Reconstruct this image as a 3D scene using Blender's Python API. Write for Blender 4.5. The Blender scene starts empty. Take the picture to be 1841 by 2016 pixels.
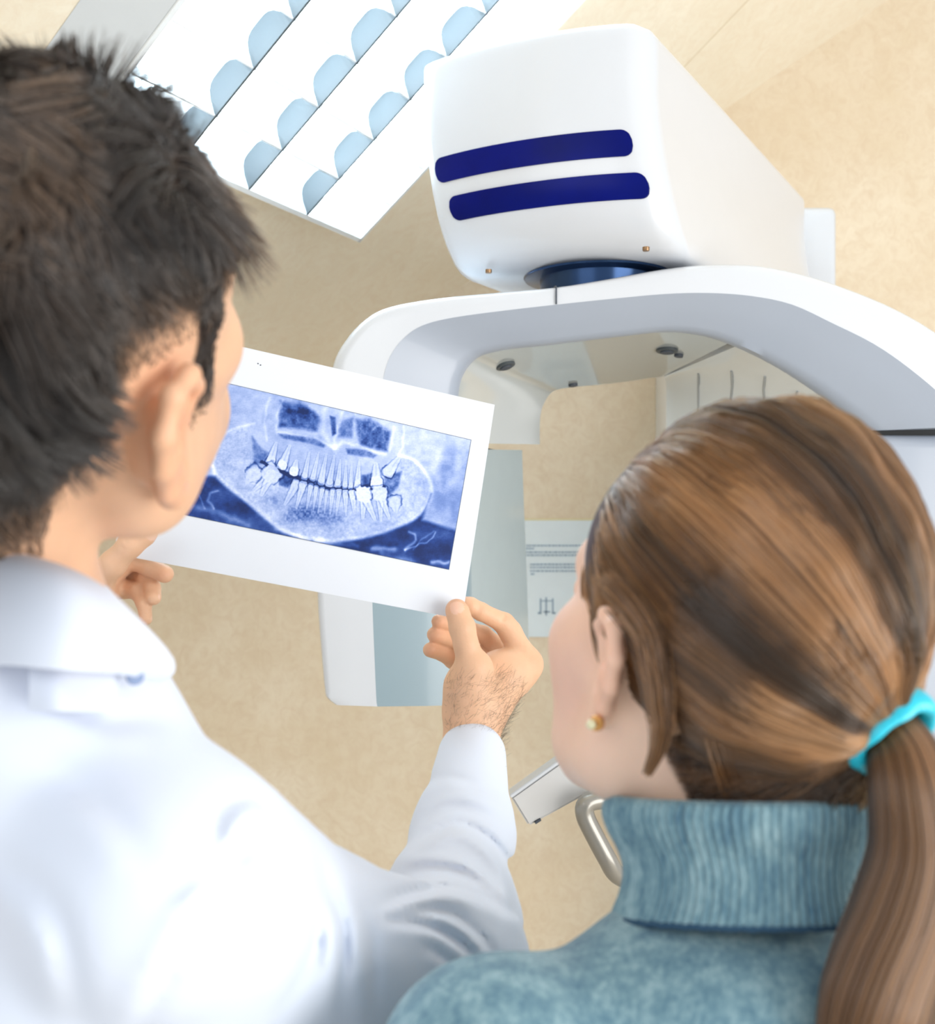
import bpy, bmesh, math, random
import numpy as np
from mathutils import Vector, Matrix

# ------------------------------------------------------------------ camera, world, lights
FPX = 2050.0; CX = 920.5; CY = 1008.0; EYE = 1.5
scene = bpy.context.scene
COL = scene.collection
camd = bpy.data.cameras.new('camera'); cam = bpy.data.objects.new('camera', camd); COL.objects.link(cam)
cam.location = (0, 0, EYE); cam.rotation_euler = (math.pi/2, 0, 0)
camd.sensor_fit = 'HORIZONTAL'; camd.sensor_width = 36.0; camd.lens = 36.0*FPX/1841.0
camd.clip_start = 0.02; camd.clip_end = 50
camd.dof.use_dof = True; camd.dof.focus_distance = 1.22; camd.dof.aperture_fstop = camd.lens/1000.0/0.0052
scene.camera = cam
scene.view_settings.view_transform = 'Standard'
scene.view_settings.look = 'None'
scene.view_settings.gamma = 1.0
scene.view_settings.exposure = 0.0
scene.view_settings.use_curve_mapping = False

world = bpy.data.worlds.new('world'); scene.world = world; world.use_nodes = True
wn = world.node_tree.nodes; bg = wn['Background']
bg.inputs[0].default_value = (0.93, 0.97, 1.0, 1); bg.inputs[1].default_value = 0.82

def area(name, loc, target, sx, sy, power, color):
    l = bpy.data.lights.new(name, 'AREA'); l.shape = 'RECTANGLE'; l.size = sx; l.size_y = sy
    l.energy = power; l.color = color
    o = bpy.data.objects.new(name, l); COL.objects.link(o); o.location = loc
    o.rotation_euler = (Vector(target)-Vector(loc)).to_track_quat('-Z', 'Y').to_euler()
    return o
area('room_fill', (-1.6, -1.6, 2.7), (0.1, 1.4, 1.5), 2.2, 1.6, 20, (0.95, 0.98, 1.0))  # unseen area light behind the camera, serves as room fill
area('side_fill', (2.6, -0.8, 1.3), (-0.3, 2.0, 2.0), 2.4, 2.2, 98, (1.0, 0.98, 0.95))  # unseen area light, added at the right to brighten the ceiling

# ------------------------------------------------------------------ helpers
def at(px, py, d):
    return np.array([(px-CX)/FPX*d, d, EYE+(CY-py)/FPX*d])
def rp(r, d): return r*d/FPX
def lin(c):
    out = []
    for v in c:
        v = v/255.0
        out.append(v/12.92 if v <= 0.04045 else ((v+0.055)/1.055)**2.4)
    return tuple(out)

def tag(o, label=None, cat=None, group=None, kind=None):
    if label: o['label'] = label
    if cat: o['category'] = cat
    if group: o['group'] = group
    if kind: o['kind'] = kind
    return o
def empty(name, loc, label=None, cat=None):
    o = bpy.data.objects.new(name, None); COL.objects.link(o); o.location = loc
    o.empty_display_size = 0.05
    tag(o, label, cat); return o
def setpar(o, parent):
    o.parent = parent
    root = parent; M = Vector((0, 0, 0))
    while root is not None:
        M += root.location; root = root.parent
    o.location = -M
def link(name, me, mat=None, parent=None):
    o = bpy.data.objects.new(name, me); COL.objects.link(o)
    if mat is not None:
        for m in (mat if isinstance(mat, (list, tuple)) else [mat]): me.materials.append(m)
    if parent is not None: setpar(o, parent)
    return o
def meshobj(name, verts, faces, mat=None, parent=None, smooth=True, sharp=None):
    me = bpy.data.meshes.new(name)
    me.from_pydata([tuple(map(float, v)) for v in verts], [], [tuple(map(int, f)) for f in faces])
    me.update()
    if smooth: me.polygons.foreach_set('use_smooth', [True]*len(me.polygons))
    if smooth and sharp: me.set_sharp_from_angle(angle=math.radians(sharp))
    return link(name, me, mat, parent)
def fixnormals(o):
    bm = bmesh.new(); bm.from_mesh(o.data); bmesh.ops.recalc_face_normals(bm, faces=bm.faces[:]); bm.to_mesh(o.data); bm.free()
def box(name, lo, hi, mat=None, parent=None, bevel=0.0, seg=3, rot=None, center=None):
    bm = bmesh.new(); bmesh.ops.create_cube(bm, size=1.0)
    lo = Vector(lo); hi = Vector(hi); s = hi-lo; c = (hi+lo)/2
    for v in bm.verts: v.co = Vector((v.co.x*s.x, v.co.y*s.y, v.co.z*s.z))
    if bevel > 0: bmesh.ops.bevel(bm, geom=bm.edges[:], offset=bevel, segments=seg, profile=0.5, affect='EDGES')
    for v in bm.verts:
        if rot is not None: v.co = rot @ v.co
        v.co = v.co + c
    me = bpy.data.meshes.new(name); bm.to_mesh(me); bm.free()
    me.polygons.foreach_set('use_smooth', [True]*len(me.polygons)); me.set_sharp_from_angle(angle=math.radians(40))
    return link(name, me, mat, parent)
def loft(name, rings, mat=None, parent=None, closed=True, caps=True, sharp=35):
    n = len(rings[0]); V = [p for r in rings for p in r]; Fc = []
    for i in range(len(rings)-1):
        for j in range(n if closed else n-1):
            a = i*n+j; b = i*n+(j+1) % n
            Fc.append((a, b, b+n, a+n))
    if caps and closed:
        Fc.append(tuple(reversed(range(n)))); Fc.append(tuple(range((len(rings)-1)*n, len(rings)*n)))
    o = meshobj(name, V, Fc, mat, parent); fixnormals(o)
    o.data.polygons.foreach_set('use_smooth', [True]*len(o.data.polygons))
    if sharp: o.data.set_sharp_from_angle(angle=math.radians(sharp))
    return o
def catmull(P, n):
    P = np.array(P, float); m = len(P)
    t = np.linspace(0, m-1, n); out = []
    for x in t:
        i = min(int(x), m-2); f = x-i
        p0 = P[max(i-1, 0)]; p1 = P[i]; p2 = P[i+1]; p3 = P[min(i+2, m-1)]
        out.append(0.5*((2*p1)+(-p0+p2)*f+(2*p0-5*p1+4*p2-p3)*f*f+(-p0+3*p1-3*p2+p3)*f**3))
    return np.array(out)
def tube(name, pts, rad, mat=None, parent=None, seg=14, flat=1.0):
    pts = [Vector(p) for p in pts]; rings = []
    if not hasattr(rad, '__len__'): rad = [rad]*len(pts)
    up = Vector((0.13, 0.2, 1)).normalized(); prev = None
    for i, p in enumerate(pts):
        t = (pts[min(i+1, len(pts)-1)]-pts[max(i-1, 0)]).normalized()
        a = (prev - t*prev.dot(t)).normalized() if prev is not None else t.cross(up).normalized()
        prev = a; b = t.cross(a)
        rings.append([p+(a*math.cos(k*2*math.pi/seg)+b*math.sin(k*2*math.pi/seg)*flat)*rad[i] for k in range(seg)])
    return loft(name, rings, mat, parent, sharp=60)
def disc(name, c, normal, r, thick, mat, parent, seg=28, ry=None, xdir=None):
    n = Vector(normal).normalized(); x = Vector(xdir).normalized() if xdir is not None else n.orthogonal().normalized()
    x = (x-n*x.dot(n)).normalized(); y = n.cross(x); ry = ry or r; c = Vector(c)
    rings = []
    for (h, s) in ((-thick/2, 1.0), (thick*0.3, 1.0), (thick/2, 0.92)):
        rings.append([c+n*h+x*(math.cos(k*2*math.pi/seg)*r*s)+y*(math.sin(k*2*math.pi/seg)*ry*s) for k in range(seg)])
    return loft(name, rings, mat, parent)

# ------------------------------------------------------------------ materials
def nm(name):
    m = bpy.data.materials.new(name); m.use_nodes = True
    return m, m.node_tree.nodes, m.node_tree.links, m.node_tree.nodes['Principled BSDF']
def pbr(name, col, rough=0.5, metal=0.0, spec=0.5, coat=0.0, var=0.03, scale=20.0, sss=0.0, sssc=None, bump=0.0, bscale=200.0):
    m, N, L, b = nm(name)
    tc = N.new('ShaderNodeTexCoord'); nz = N.new('ShaderNodeTexNoise'); nz.inputs['Scale'].default_value = scale; nz.inputs['Detail'].default_value = 4
    L.new(tc.outputs['Object'], nz.inputs['Vector'])
    mx = N.new('ShaderNodeMix'); mx.data_type = 'RGBA'
    c = lin(col)
    mx.inputs['A'].default_value = (*[v*(1-var) for v in c], 1); mx.inputs['B'].default_value = (*[min(1, v*(1+var)) for v in c], 1)
    L.new(nz.outputs['Fac'], mx.inputs['Factor']); L.new(mx.outputs['Result'], b.inputs['Base Color'])
    b.inputs['Roughness'].default_value = rough; b.inputs['Metallic'].default_value = metal
    b.inputs['Specular IOR Level'].default_value = spec; b.inputs['Coat Weight'].default_value = coat; b.inputs['Coat Roughness'].default_value = 0.08
    if sss:
        b.inputs['Subsurface Weight'].default_value = sss; b.inputs['Subsurface Scale'].default_value = 0.006
        b.inputs['Subsurface Radius'].default_value = (1.0, 0.35, 0.2)
    if bump:
        n2 = N.new('ShaderNodeTexNoise'); n2.inputs['Scale'].default_value = bscale; n2.inputs['Detail'].default_value = 5
        L.new(tc.outputs['Object'], n2.inputs['Vector'])
        bp = N.new('ShaderNodeBump'); bp.inputs['Strength'].default_value = bump; bp.inputs['Distance'].default_value = 0.002
        L.new(n2.outputs['Fac'], bp.inputs['Height']); L.new(bp.outputs['Normal'], b.inputs['Normal'])
    return m
def emis(name, col, strength):
    m, N, L, b = nm(name)
    b.inputs['Base Color'].default_value = (0.8, 0.8, 0.8, 1)
    b.inputs['Emission Color'].default_value = (*lin(col), 1); b.inputs['Emission Strength'].default_value = strength
    return m
def marble(name, c1, c2, c3, sc=1.0):
    m, N, L, b = nm(name)
    tc = N.new('ShaderNodeTexCoord')
    n1 = N.new('ShaderNodeTexNoise'); n1.inputs['Scale'].default_value = 3.2*sc; n1.inputs['Detail'].default_value = 10; n1.inputs['Roughness'].default_value = 0.62
    n2 = N.new('ShaderNodeTexNoise'); n2.inputs['Scale'].default_value = 22*sc; n2.inputs['Detail'].default_value = 12; n2.inputs['Roughness'].default_value = 0.7; n2.inputs['Distortion'].default_value = 1.6
    L.new(tc.outputs['Object'], n1.inputs['Vector']); L.new(tc.outputs['Object'], n2.inputs['Vector'])
    r1 = N.new('ShaderNodeValToRGB'); r1.color_ramp.elements[0].position = 0.36; r1.color_ramp.elements[1].position = 0.66
    r1.color_ramp.elements[0].color = (*lin(c1), 1); r1.color_ramp.elements[1].color = (*lin(c2), 1)
    L.new(n1.outputs['Fac'], r1.inputs['Fac'])
    r2 = N.new('ShaderNodeValToRGB'); r2.color_ramp.elements[0].position = 0.42; r2.color_ramp.elements[1].position = 0.70
    r2.color_ramp.elements[0].color = (0, 0, 0, 1); r2.color_ramp.elements[1].color = (0.6, 0.6, 0.6, 1)
    L.new(n2.outputs['Fac'], r2.inputs['Fac'])
    mx = N.new('ShaderNodeMix'); mx.data_type = 'RGBA'
    L.new(r2.outputs['Color'], mx.inputs['Factor']); L.new(r1.outputs['Color'], mx.inputs['A']); mx.inputs['B'].default_value = (*lin(c3), 1)
    L.new(mx.outputs['Result'], b.inputs['Base Color'])
    b.inputs['Roughness'].default_value = 0.55
    bp = N.new('ShaderNodeBump'); bp.inputs['Strength'].default_value = 0.06; bp.inputs['Distance'].default_value = 0.002
    L.new(n2.outputs['Fac'], bp.inputs['Height']); L.new(bp.outputs['Normal'], b.inputs['Normal'])
    return m
M_wall = marble('beige_wall', (222, 204, 175), (232, 218, 194), (212, 188, 158))
M_ceil = marble('beige_ceiling', (238, 227, 204), (245, 236, 216), (232, 214, 188), 0.9)
M_floor = pbr('floor_vinyl', (200, 190, 172), 0.5, var=0.08, scale=6)
M_white = pbr('white_plastic', (212, 215, 220), 0.22, coat=0.3, var=0.01)
M_grey = pbr('grey_plastic', (164, 172, 185), 0.32, coat=0.2, var=0.01)
M_grey2 = pbr('grey_lacquer', (142, 161, 170), 0.28, coat=0.2, var=0.015)
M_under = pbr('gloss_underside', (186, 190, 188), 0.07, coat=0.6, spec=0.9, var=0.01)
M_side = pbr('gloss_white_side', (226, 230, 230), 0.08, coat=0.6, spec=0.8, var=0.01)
M_seam = pbr('dark_seam', (70, 76, 86), 0.6)
M_black = pbr('black_gap', (22, 30, 36), 0.5)
M_blue = pbr('navy_window', (0, 12, 100), 0.25, coat=0.0, spec=0.12, var=0.6, scale=9)
M_pivot = pbr('navy_steel', (40, 66, 104), 0.22, metal=0.7, var=0.2, scale=12)
M_screw = pbr('brass_screw', (150, 120, 90), 0.35, metal=0.8)
M_alu = pbr('satin_aluminium', (72, 79, 83), 0.45, metal=0.0, var=0.02)
M_lwhite = pbr('lamp_white_enamel', (236, 240, 242), 0.35)
M_lgrey = pbr('lamp_grey_housing', (206, 211, 214), 0.5)
M_tube = emis('fluorescent_tube', (215, 240, 255), 25)
M_diff = emis('lamp_reflector_glow', (228, 245, 255), 2.0)
M_paper = pbr('photo_paper', (222, 226, 233), 0.45, var=0.01)
M_cab = pbr('white_cabinet', (228, 229, 228), 0.3)
M_greyline = pbr('groove_and_reflection_grey', (170, 172, 170), 0.5)
M_sheet = pbr('notice_paper', (222, 232, 236), 0.6)
M_ink = pbr('pale_ink', (150, 170, 186), 0.7)
M_tape = pbr('yellowed_tape', (226, 214, 170), 0.5)
M_taupe = pbr('taupe_plastic', (150, 136, 118), 0.4)
M_handle = pbr('handle_metal', (150, 146, 138), 0.28, metal=0.35, coat=0.3)
M_pale = pbr('pale_grey_plate', (208, 207, 206), 0.35)

# ------------------------------------------------------------------ sdf mesher
def smin(a, b, k):
    if k <= 0: return np.minimum(a, b)
    h = np.maximum(k-np.abs(a-b), 0)/k
    return np.minimum(a, b)-h*h*k*0.25
def d_cone(p, a, b, ra, rb):
    ba = b-a; l2 = max(float(ba@ba), 1e-12)
    t = np.clip(((p-a)@ba)/l2, 0, 1)
    q = p-a-t[..., None]*ba
    return np.sqrt((q*q).sum(-1))-(ra+(rb-ra)*t)
def d_ell(p, c, R, r):
    q = (p-c)@R.T
    k0 = np.sqrt(((q/r)**2).sum(-1)); k1 = np.sqrt(((q/(r*r))**2).sum(-1))
    return np.where(k1 < 1e-9, -min(r), k0*(k0-1)/np.maximum(k1, 1e-9))
class SDF:
    def __init__(s): s.ops = []
    def cone(s, a, b, ra, rb=None, k=0.01, sub=False):
        s.ops.append(('c', np.array(a, float), np.array(b, float), ra, ra if rb is None else rb, k, sub)); return s
    def chain(s, pts, rs, k=0.01, sub=False):
        for i in range(len(pts)-1): s.cone(pts[i], pts[i+1], rs[i], rs[i+1], k, sub)
        return s
    def ell(s, c, r, R=None, k=0.01, sub=False):
        s.ops.append(('e', np.array(c, float), np.eye(3) if R is None else np.array(R, float), np.array(r, float), 0, k, sub)); return s
    def crease(s, pts, amp, w):
        for i in range(len(pts)-1): s.ops.append(('g', np.array(pts[i], float), np.array(pts[i+1], float), amp, w, 0, False))
        return s
    def raw(s, op, p):
        if op[0] == 'e': return d_ell(p, op[1], op[2], op[3])
        if op[0] == 'g': return d_cone(p, op[1], op[2], 0, 0)
        return d_cone(p, op[1], op[2], op[3], op[4])
    def comb(s, op, cur, d):
        if op[0] == 'g': return cur+op[3]*np.exp(-(d/op[4])**2)
        if op[6]: return -smin(-cur, d, op[5])
        return smin(cur, d, op[5])
    def mesh(s, h, disp=None):
        lo = np.full(3, 1e9); hi = -lo
        for op in s.ops:
            if op[0] == 'e': r = max(op[3]); ps = [op[1]]
            elif op[0] == 'c': r = max(op[3], op[4]); ps = [op[1], op[2]]
            else: continue
            if op[6]: continue
            for q in ps: lo = np.minimum(lo, q-r); hi = np.maximum(hi, q+r)
        lo -= 0.02; hi += 0.02
        B = 8; bs = B*h; nb = np.ceil((hi-lo)/bs).astype(int)
        g = np.stack(np.meshgrid(*[np.arange(n) for n in nb], indexing='ij'), -1).reshape(-1, 3)
        cen = lo+(g+0.5)*bs; hd = bs*0.87
        cur = np.full(len(g), 10.0)
        for op in s.ops:
            if op[0] != 'g': cur = s.comb(op, cur, s.raw(op, cen))
        act = np.abs(cur) < hd*1.9+0.012
        g = g[act]; cen = cen[act]
        ax = np.arange(B+1)
        loc = np.stack(np.meshgrid(ax, ax, ax, indexing='ij'), -1).reshape(-1, 3)
        P = (lo+g[:, None, :]*bs+loc[None]*h).astype(np.float32)
        V = np.full(P.shape[:2], 10.0, np.float32)
        for op in s.ops:
            dc = s.raw(op, cen); lim = hd*1.6+0.012+(3*op[4] if op[0] == 'g' else op[5]*1.5)+(0.03 if op[0] == 'e' else 0)
            m = dc < lim
            if op[6]: m = np.abs(dc) < lim+0.05
            if not m.any(): continue
            V[m] = s.comb(op, V[m], s.raw(op, P[m]))
        if disp is not None:
            m = np.abs(V) < .016; V[m] = V[m]+disp(P[m])
        V = V.reshape(-1, B+1, B+1, B+1); ins = V < 0
        c8 = [(i, j, k) for i in (0, 1) for j in (0, 1) for k in (0, 1)]
        cnt = sum(ins[:, i:i+B, j:j+B, k:k+B].astype(np.int8) for i, j, k in c8)
        bi, ci, cj, ck = np.nonzero((cnt > 0) & (cnt < 8))
        vals = np.stack([V[bi, ci+i, cj+j, ck+k] for i, j, k in c8], 1)
        C8 = np.array(c8, float)
        acc = np.zeros((len(bi), 3)); num = np.zeros(len(bi))
        for a in range(8):
            for b in range(a+1, 8):
                if np.abs(C8[a]-C8[b]).sum() == 1:
                    va = vals[:, a]; vb = vals[:, b]; m = (va < 0) != (vb < 0)
                    t = np.where(m, va/np.where(m, va-vb, 1), 0)
                    acc += np.where(m[:, None], C8[a]+t[:, None]*(C8[b]-C8[a]), 0); num += m
        gi = np.stack([g[bi, 0]*B+ci, g[bi, 1]*B+cj, g[bi, 2]*B+ck], 1)
        verts = lo+(gi+acc/num[:, None])*h
        D = nb*B+2; key = (gi[:, 0].astype(np.int64)*D[1]+gi[:, 1])*D[2]+gi[:, 2]
        order = np.argsort(key); ks = key[order]
        def look(q):
            kk = (q[:, 0].astype(np.int64)*D[1]+q[:, 1])*D[2]+q[:, 2]
            i = np.clip(np.searchsorted(ks, kk), 0, len(ks)-1)
            return np.where(ks[i] == kk, order[i], -1)
        F = []
        for axn in range(3):
            a = ins[:, :B, :B, :B]
            sl = [slice(None), slice(0, B), slice(0, B), slice(0, B)]; sl[axn+1] = slice(1, B+1)
            b = ins[tuple(sl)]
            e = np.nonzero(a != b); q = np.stack([g[e[0], 0]*B+e[1], g[e[0], 1]*B+e[2], g[e[0], 2]*B+e[3]], 1)
            o1 = np.zeros(3, int); o2 = np.zeros(3, int); o1[(axn+1) % 3] = 1; o2[(axn+2) % 3] = 1
            f = np.stack([look(q), look(q-o1), look(q-o1-o2), look(q-o2)], 1)
            flip = ~a[e]
            f[flip] = f[flip][:, ::-1]
            F.append(f[(f >= 0).all(1)])
        F = np.concatenate(F)
        return verts, F
    def obj(s, name, h, mat=None, parent=None, disp=None, smooth=1):
        V, F = s.mesh(h, disp)
        for _ in range(smooth):
            A = np.zeros_like(V); n = np.zeros(len(V))
            for i, j in ((0, 1), (1, 2), (2, 3), (3, 0)):
                for x, y in ((i, j), (j, i)):
                    np.add.at(A, F[:, x], V[F[:, y]]); np.add.at(n, F[:, x], 1)
            V = V*0.4+0.6*A/np.maximum(n, 1)[:, None]
        me = bpy.data.meshes.new(name)
        me.vertices.add(len(V)); me.vertices.foreach_set('co', V.astype(np.float32).ravel())
        me.loops.add(F.size); me.loops.foreach_set('vertex_index', F.astype(np.int32).ravel())
        me.polygons.add(len(F)); me.polygons.foreach_set('loop_start', np.arange(0, F.size, 4, dtype=np.int32))
        me.polygons.foreach_set('use_smooth', np.ones(len(F), bool))
        me.update(calc_edges=True); me.validate()
        return link(name, me, mat, parent)

def vcol(o, fn, name='col'):
    n = len(o.data.vertices); co = np.zeros(n*3, np.float32); o.data.vertices.foreach_get('co', co); co = co.reshape(-1, 3)
    c = np.ones((n, 4), np.float32); c[:, :3] = fn(co)
    a = o.data.color_attributes.new(name, 'FLOAT_COLOR', 'POINT'); a.data.foreach_set('color', c.ravel())

def strands(name, P, R, mat, parent):
    # P: (N, n, 3), R: (N, n)
    N, n = P.shape[:2]
    hc = bpy.data.hair_curves.new(name); hc.add_curves([n]*N)
    hc.attributes['position'].data.foreach_set('vector', P.astype(np.float32).ravel())
    ra = hc.attributes.get('radius') or hc.attributes.new('radius', 'FLOAT', 'POINT')
    ra.data.foreach_set('value', R.astype(np.float32).ravel())
    o = bpy.data.objects.new(name, hc); COL.objects.link(o); hc.materials.append(mat)
    if parent is not None: setpar(o, parent)
    o['kind'] = 'stuff'
    return o
rng = np.random.default_rng(7)
def snoise(P, freq, seed):
    # smooth vector-valued pseudo noise from summed sines
    r = np.random.default_rng(seed); out = 0
    for _ in range(5):
        w = r.normal(size=3)*freq; out = out+np.sin(P@w+r.uniform(0, 6.28))
    return out/2.2

# ------------------------------------------------------------------ room
n_c = np.array([0.52957, -0.30932, -0.78986]); n_c /= np.linalg.norm(n_c)   # ceiling slopes, normal into the room
CL = 1.45; CC = 1.548
cam0 = np.array([0, 0, EYE])
def onplane(px, py, c):
    r = at(px, py, 1.0)-cam0
    return cam0+r*(c/(-(r@n_c)))
DW = 3.2
def zceil(x, y, c=CC): # height of ceiling plane at x,y
    return EYE+(-c-(x*n_c[0]+y*n_c[1]))/n_c[2]
def slab(name, quad, off, mat, kind='structure'):
    q = [np.array(p) for p in quad]; q2 = [p+np.array(off) for p in q]
    o = meshobj(name, q+q2, [(0, 1, 2, 3), (7, 6, 5, 4), (0, 4, 5, 1), (1, 5, 6, 2), (2, 6, 7, 3), (3, 7, 4, 0)], mat, smooth=False)
    fixnormals(o); o['kind'] = kind; return o
xl, xr = -2.2, 3.0
slab('wall_back', [(xl, DW, 0), (xr, DW, 0), (xr, DW, zceil(xr, DW)), (xl, DW, zceil(xl, DW))], (0, 0.12, 0), M_wall)
y0 = 0.35
slab('ceiling', [(xl, y0, zceil(xl, y0)), (xr, y0, zceil(xr, y0)), (xr, DW+0.12, zceil(xr, DW+0.12)), (xl, DW+0.12, zceil(xl, DW+0.12))], -n_c*0.1, M_ceil)
slab('floor', [(xl, -1.0, 0), (xr, -1.0, 0), (xr, DW+0.12, 0), (xl, DW+0.12, 0)], (0, 0, -0.1), M_floor)

# ------------------------------------------------------------------ ceiling lamp
u_v = np.array([0.05060581, 0.0920225, -0.00210848]); v_v = np.array([-0.04472811, 0.01965095, -0.03768425])
O_l = onplane(1185*0.48886, 80*0.48886, CL)
e1 = u_v/np.linalg.norm(u_v); e1 -= n_c*(e1@n_c); e1 /= np.linalg.norm(e1)
e2 = v_v-e1*(v_v@e1); e2 -= n_c*(e2@n_c); e2 /= np.linalg.norm(e2)
kk = O_l[1]
RW = np.linalg.norm(u_v)*kk; CP = np.linalg.norm(v_v)*kk
def lp(r, c, h=0.0): return O_l+e1*(r*RW)+e2*(c*CP)-n_c*h      # h up into the fitting
def lrc(px, py):
    p = onplane(px, py, CL)-O_l; return (p@e1)/RW, (p@e2)/CP
rR, cE = lrc(705, 470); r2_, c2_ = lrc(1165, 0); rL, cL_ = lrc(370, 0); r3, c3 = lrc(240, 130); r4, c4 = lrc(530, 408)
print('LAMP', RW, CP, (rR, cE), (r2_, c2_), (rL, cL_), (r3, c3), (r4, c4))
rRe = (rR+r2_)/2; rLe = (rL+r3)/2; cEnd = (cE+c4)/2; cTop = cEnd-11.2
lampE = empty('ceiling_lamp', tuple(lp(1, 0)), 'bright recessed louvred fluorescent lamp with square cells on the ceiling', 'ceiling lamp')
def lbox(name, r0, r1, c0, c1, h0, h1, mat, parent=lampE):
    V = [lp(r, c, h) for h in (h0, h1) for (r, c) in ((r0, c0), (r1, c0), (r1, c1), (r0, c1))]
    o = meshobj(name, V, [(0, 1, 2, 3), (7, 6, 5, 4), (0, 4, 5, 1), (1, 5, 6, 2), (2, 6, 7, 3), (3, 7, 4, 0)], mat, parent, smooth=False)
    fixnormals(o); return o
H = CC-CL
ft = 0.09
lbox('side_rail', rLe, rLe+ft*0.6, cTop, cEnd, 0, H-0.001, M_lwhite)
lbox('side_rail', rRe-ft*0.5, rRe, cTop, cEnd, 0, H-0.001, M_lwhite)
lbox('end_rail', rLe, rRe, cEnd-0.10, cEnd, 0, H-0.001, M_lwhite)
lbox('end_rail', rLe, rRe, cTop, cTop+0.10, 0, H-0.001, M_lwhite)
pg_ = onplane(90, 95, CC)-O_l; rGo = (pg_@e1)/RW
V = [lp(rLe-0.004, cTop, 0.004), lp(rLe-0.004, cEnd, 0.004), lp(rGo, cEnd+.3, H-0.001), lp(rGo, cTop, H-0.001), lp(rLe-0.004, cTop, H-0.001), lp(rLe-0.004, cEnd, H-0.001)]
o = meshobj('housing_flank', V, [(0, 1, 2, 3), (3, 2, 5, 4), (4, 5, 1, 0), (0, 3, 4), (1, 5, 2)], M_lgrey, lampE, smooth=False); fixnormals(o)
o['label'] = 'light grey sloping side panel of the lamp'
lbox('reflector_panel', rLe+0.02, rRe-0.02, cTop+0.05, cEnd-0.05, H-0.012, H-0.002, M_diff)
rows = [rLe+ft*0.6, 0, 1, 2, rRe-ft*0.5]
for i in range(4):
    rc = (rows[i]+rows[i+1])/2
    tube('fluorescent_tube', [lp(rc, cTop+0.3, H-0.026), lp(rc, cEnd-0.3, H-0.026)], 0.011, M_tube, lampE, seg=12)
cs = np.arange(math.ceil(cTop+0.3), cEnd-0.2, 1.0)
# longitudinal arched fins, one per row line
def fin(rline):
    V = []; Fc = []
    edges = [cTop+0.1]+list(cs)+[cEnd-0.1]
    for a, b in zip(edges[:-1], edges[1:]):
        K = 12
        for s in range(K+1):
            t = s/K; c = a+(b-a)*t; hh = 0.062*(1-abs(2*t-1)**4.0)+0.002
            w = 0.014
            V += [lp(rline-w, c, 0), lp(rline+w, c, 0), lp(rline+w*0.4, c, hh), lp(rline-w*0.4, c, hh)]
        base = len(V)-4*(K+1)
        for s in range(K):
            q = base+4*s
            for j in range(4): Fc.append((q+j, q+(j+1) % 4, q+4+(j+1) % 4, q+4+j))
        Fc.append((base, base+3, base+2, base+1)); q = base+4*K; Fc.append((q, q+1, q+2, q+3))
    o = meshobj('louvre_fin', V, Fc, M_alu, lampE, smooth=False); fixnormals(o)
for r in (0, 1, 2): fin(r)
# cross blades
for c in cs:
    V = []; Fc = []
    for i in range(4):
        a, b = rows[i]+0.015, rows[i+1]-0.015; K = 10
        base = len(V)
        for s in range(K+1):
            t = s/K; r = a+(b-a)*t; hh = 0.016+0.034*abs(2*t-1)**2
            V += [lp(r, c-0.015, 0.001), lp(r, c+0.015, 0.001), lp(r, c+0.01, hh), lp(r, c-0.01, hh)]
        for s in range(K):
            q = base+4*s
            for j in range(4): Fc.append((q+j, q+(j+1) % 4, q+4+(j+1) % 4, q+4+j))
        Fc.append((base, base+3, base+2, base+1)); q = base+4*K; Fc.append((q, q+1, q+2, q+3))
    o = meshobj('cross_blade', V, Fc, M_lwhite, lampE, smooth=False); fixnormals(o)

# ceiling panel joint (thin groove cover strip)
pa = onplane(1357, 121, CC); pb = onplane(1473, 0, CC); dd = (pb-pa); pa2 = pa-dd*5.2; pb2 = pb+dd*4
tt = np.cross(n_c, dd); tt /= np.linalg.norm(tt)
pa2 = [pa+dd*t for t in (-4.6, 5)]
V = [p+tt*s*0.0016+n_c*h for p in pa2 for s in (-1, 1) for h in (-0.002, 0.0008)]
o = meshobj('trim_1', V, [(0, 1, 3, 2), (4, 6, 7, 5), (0, 4, 5, 1), (2, 3, 7, 6), (1, 5, 7, 3), (0, 2, 6, 4)], pbr('joint_filler', (214, 198, 168), 0.7), smooth=False)
fixnormals(o); o['kind'] = 'structure'

# ------------------------------------------------------------------ panoramic x-ray machine
mach = empty('xray_machine', (0.86, 2.7, 0), 'white and grey panoramic dental x-ray machine with an arched rotating arm', 'x-ray machine')
Dm = 1.65
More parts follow.
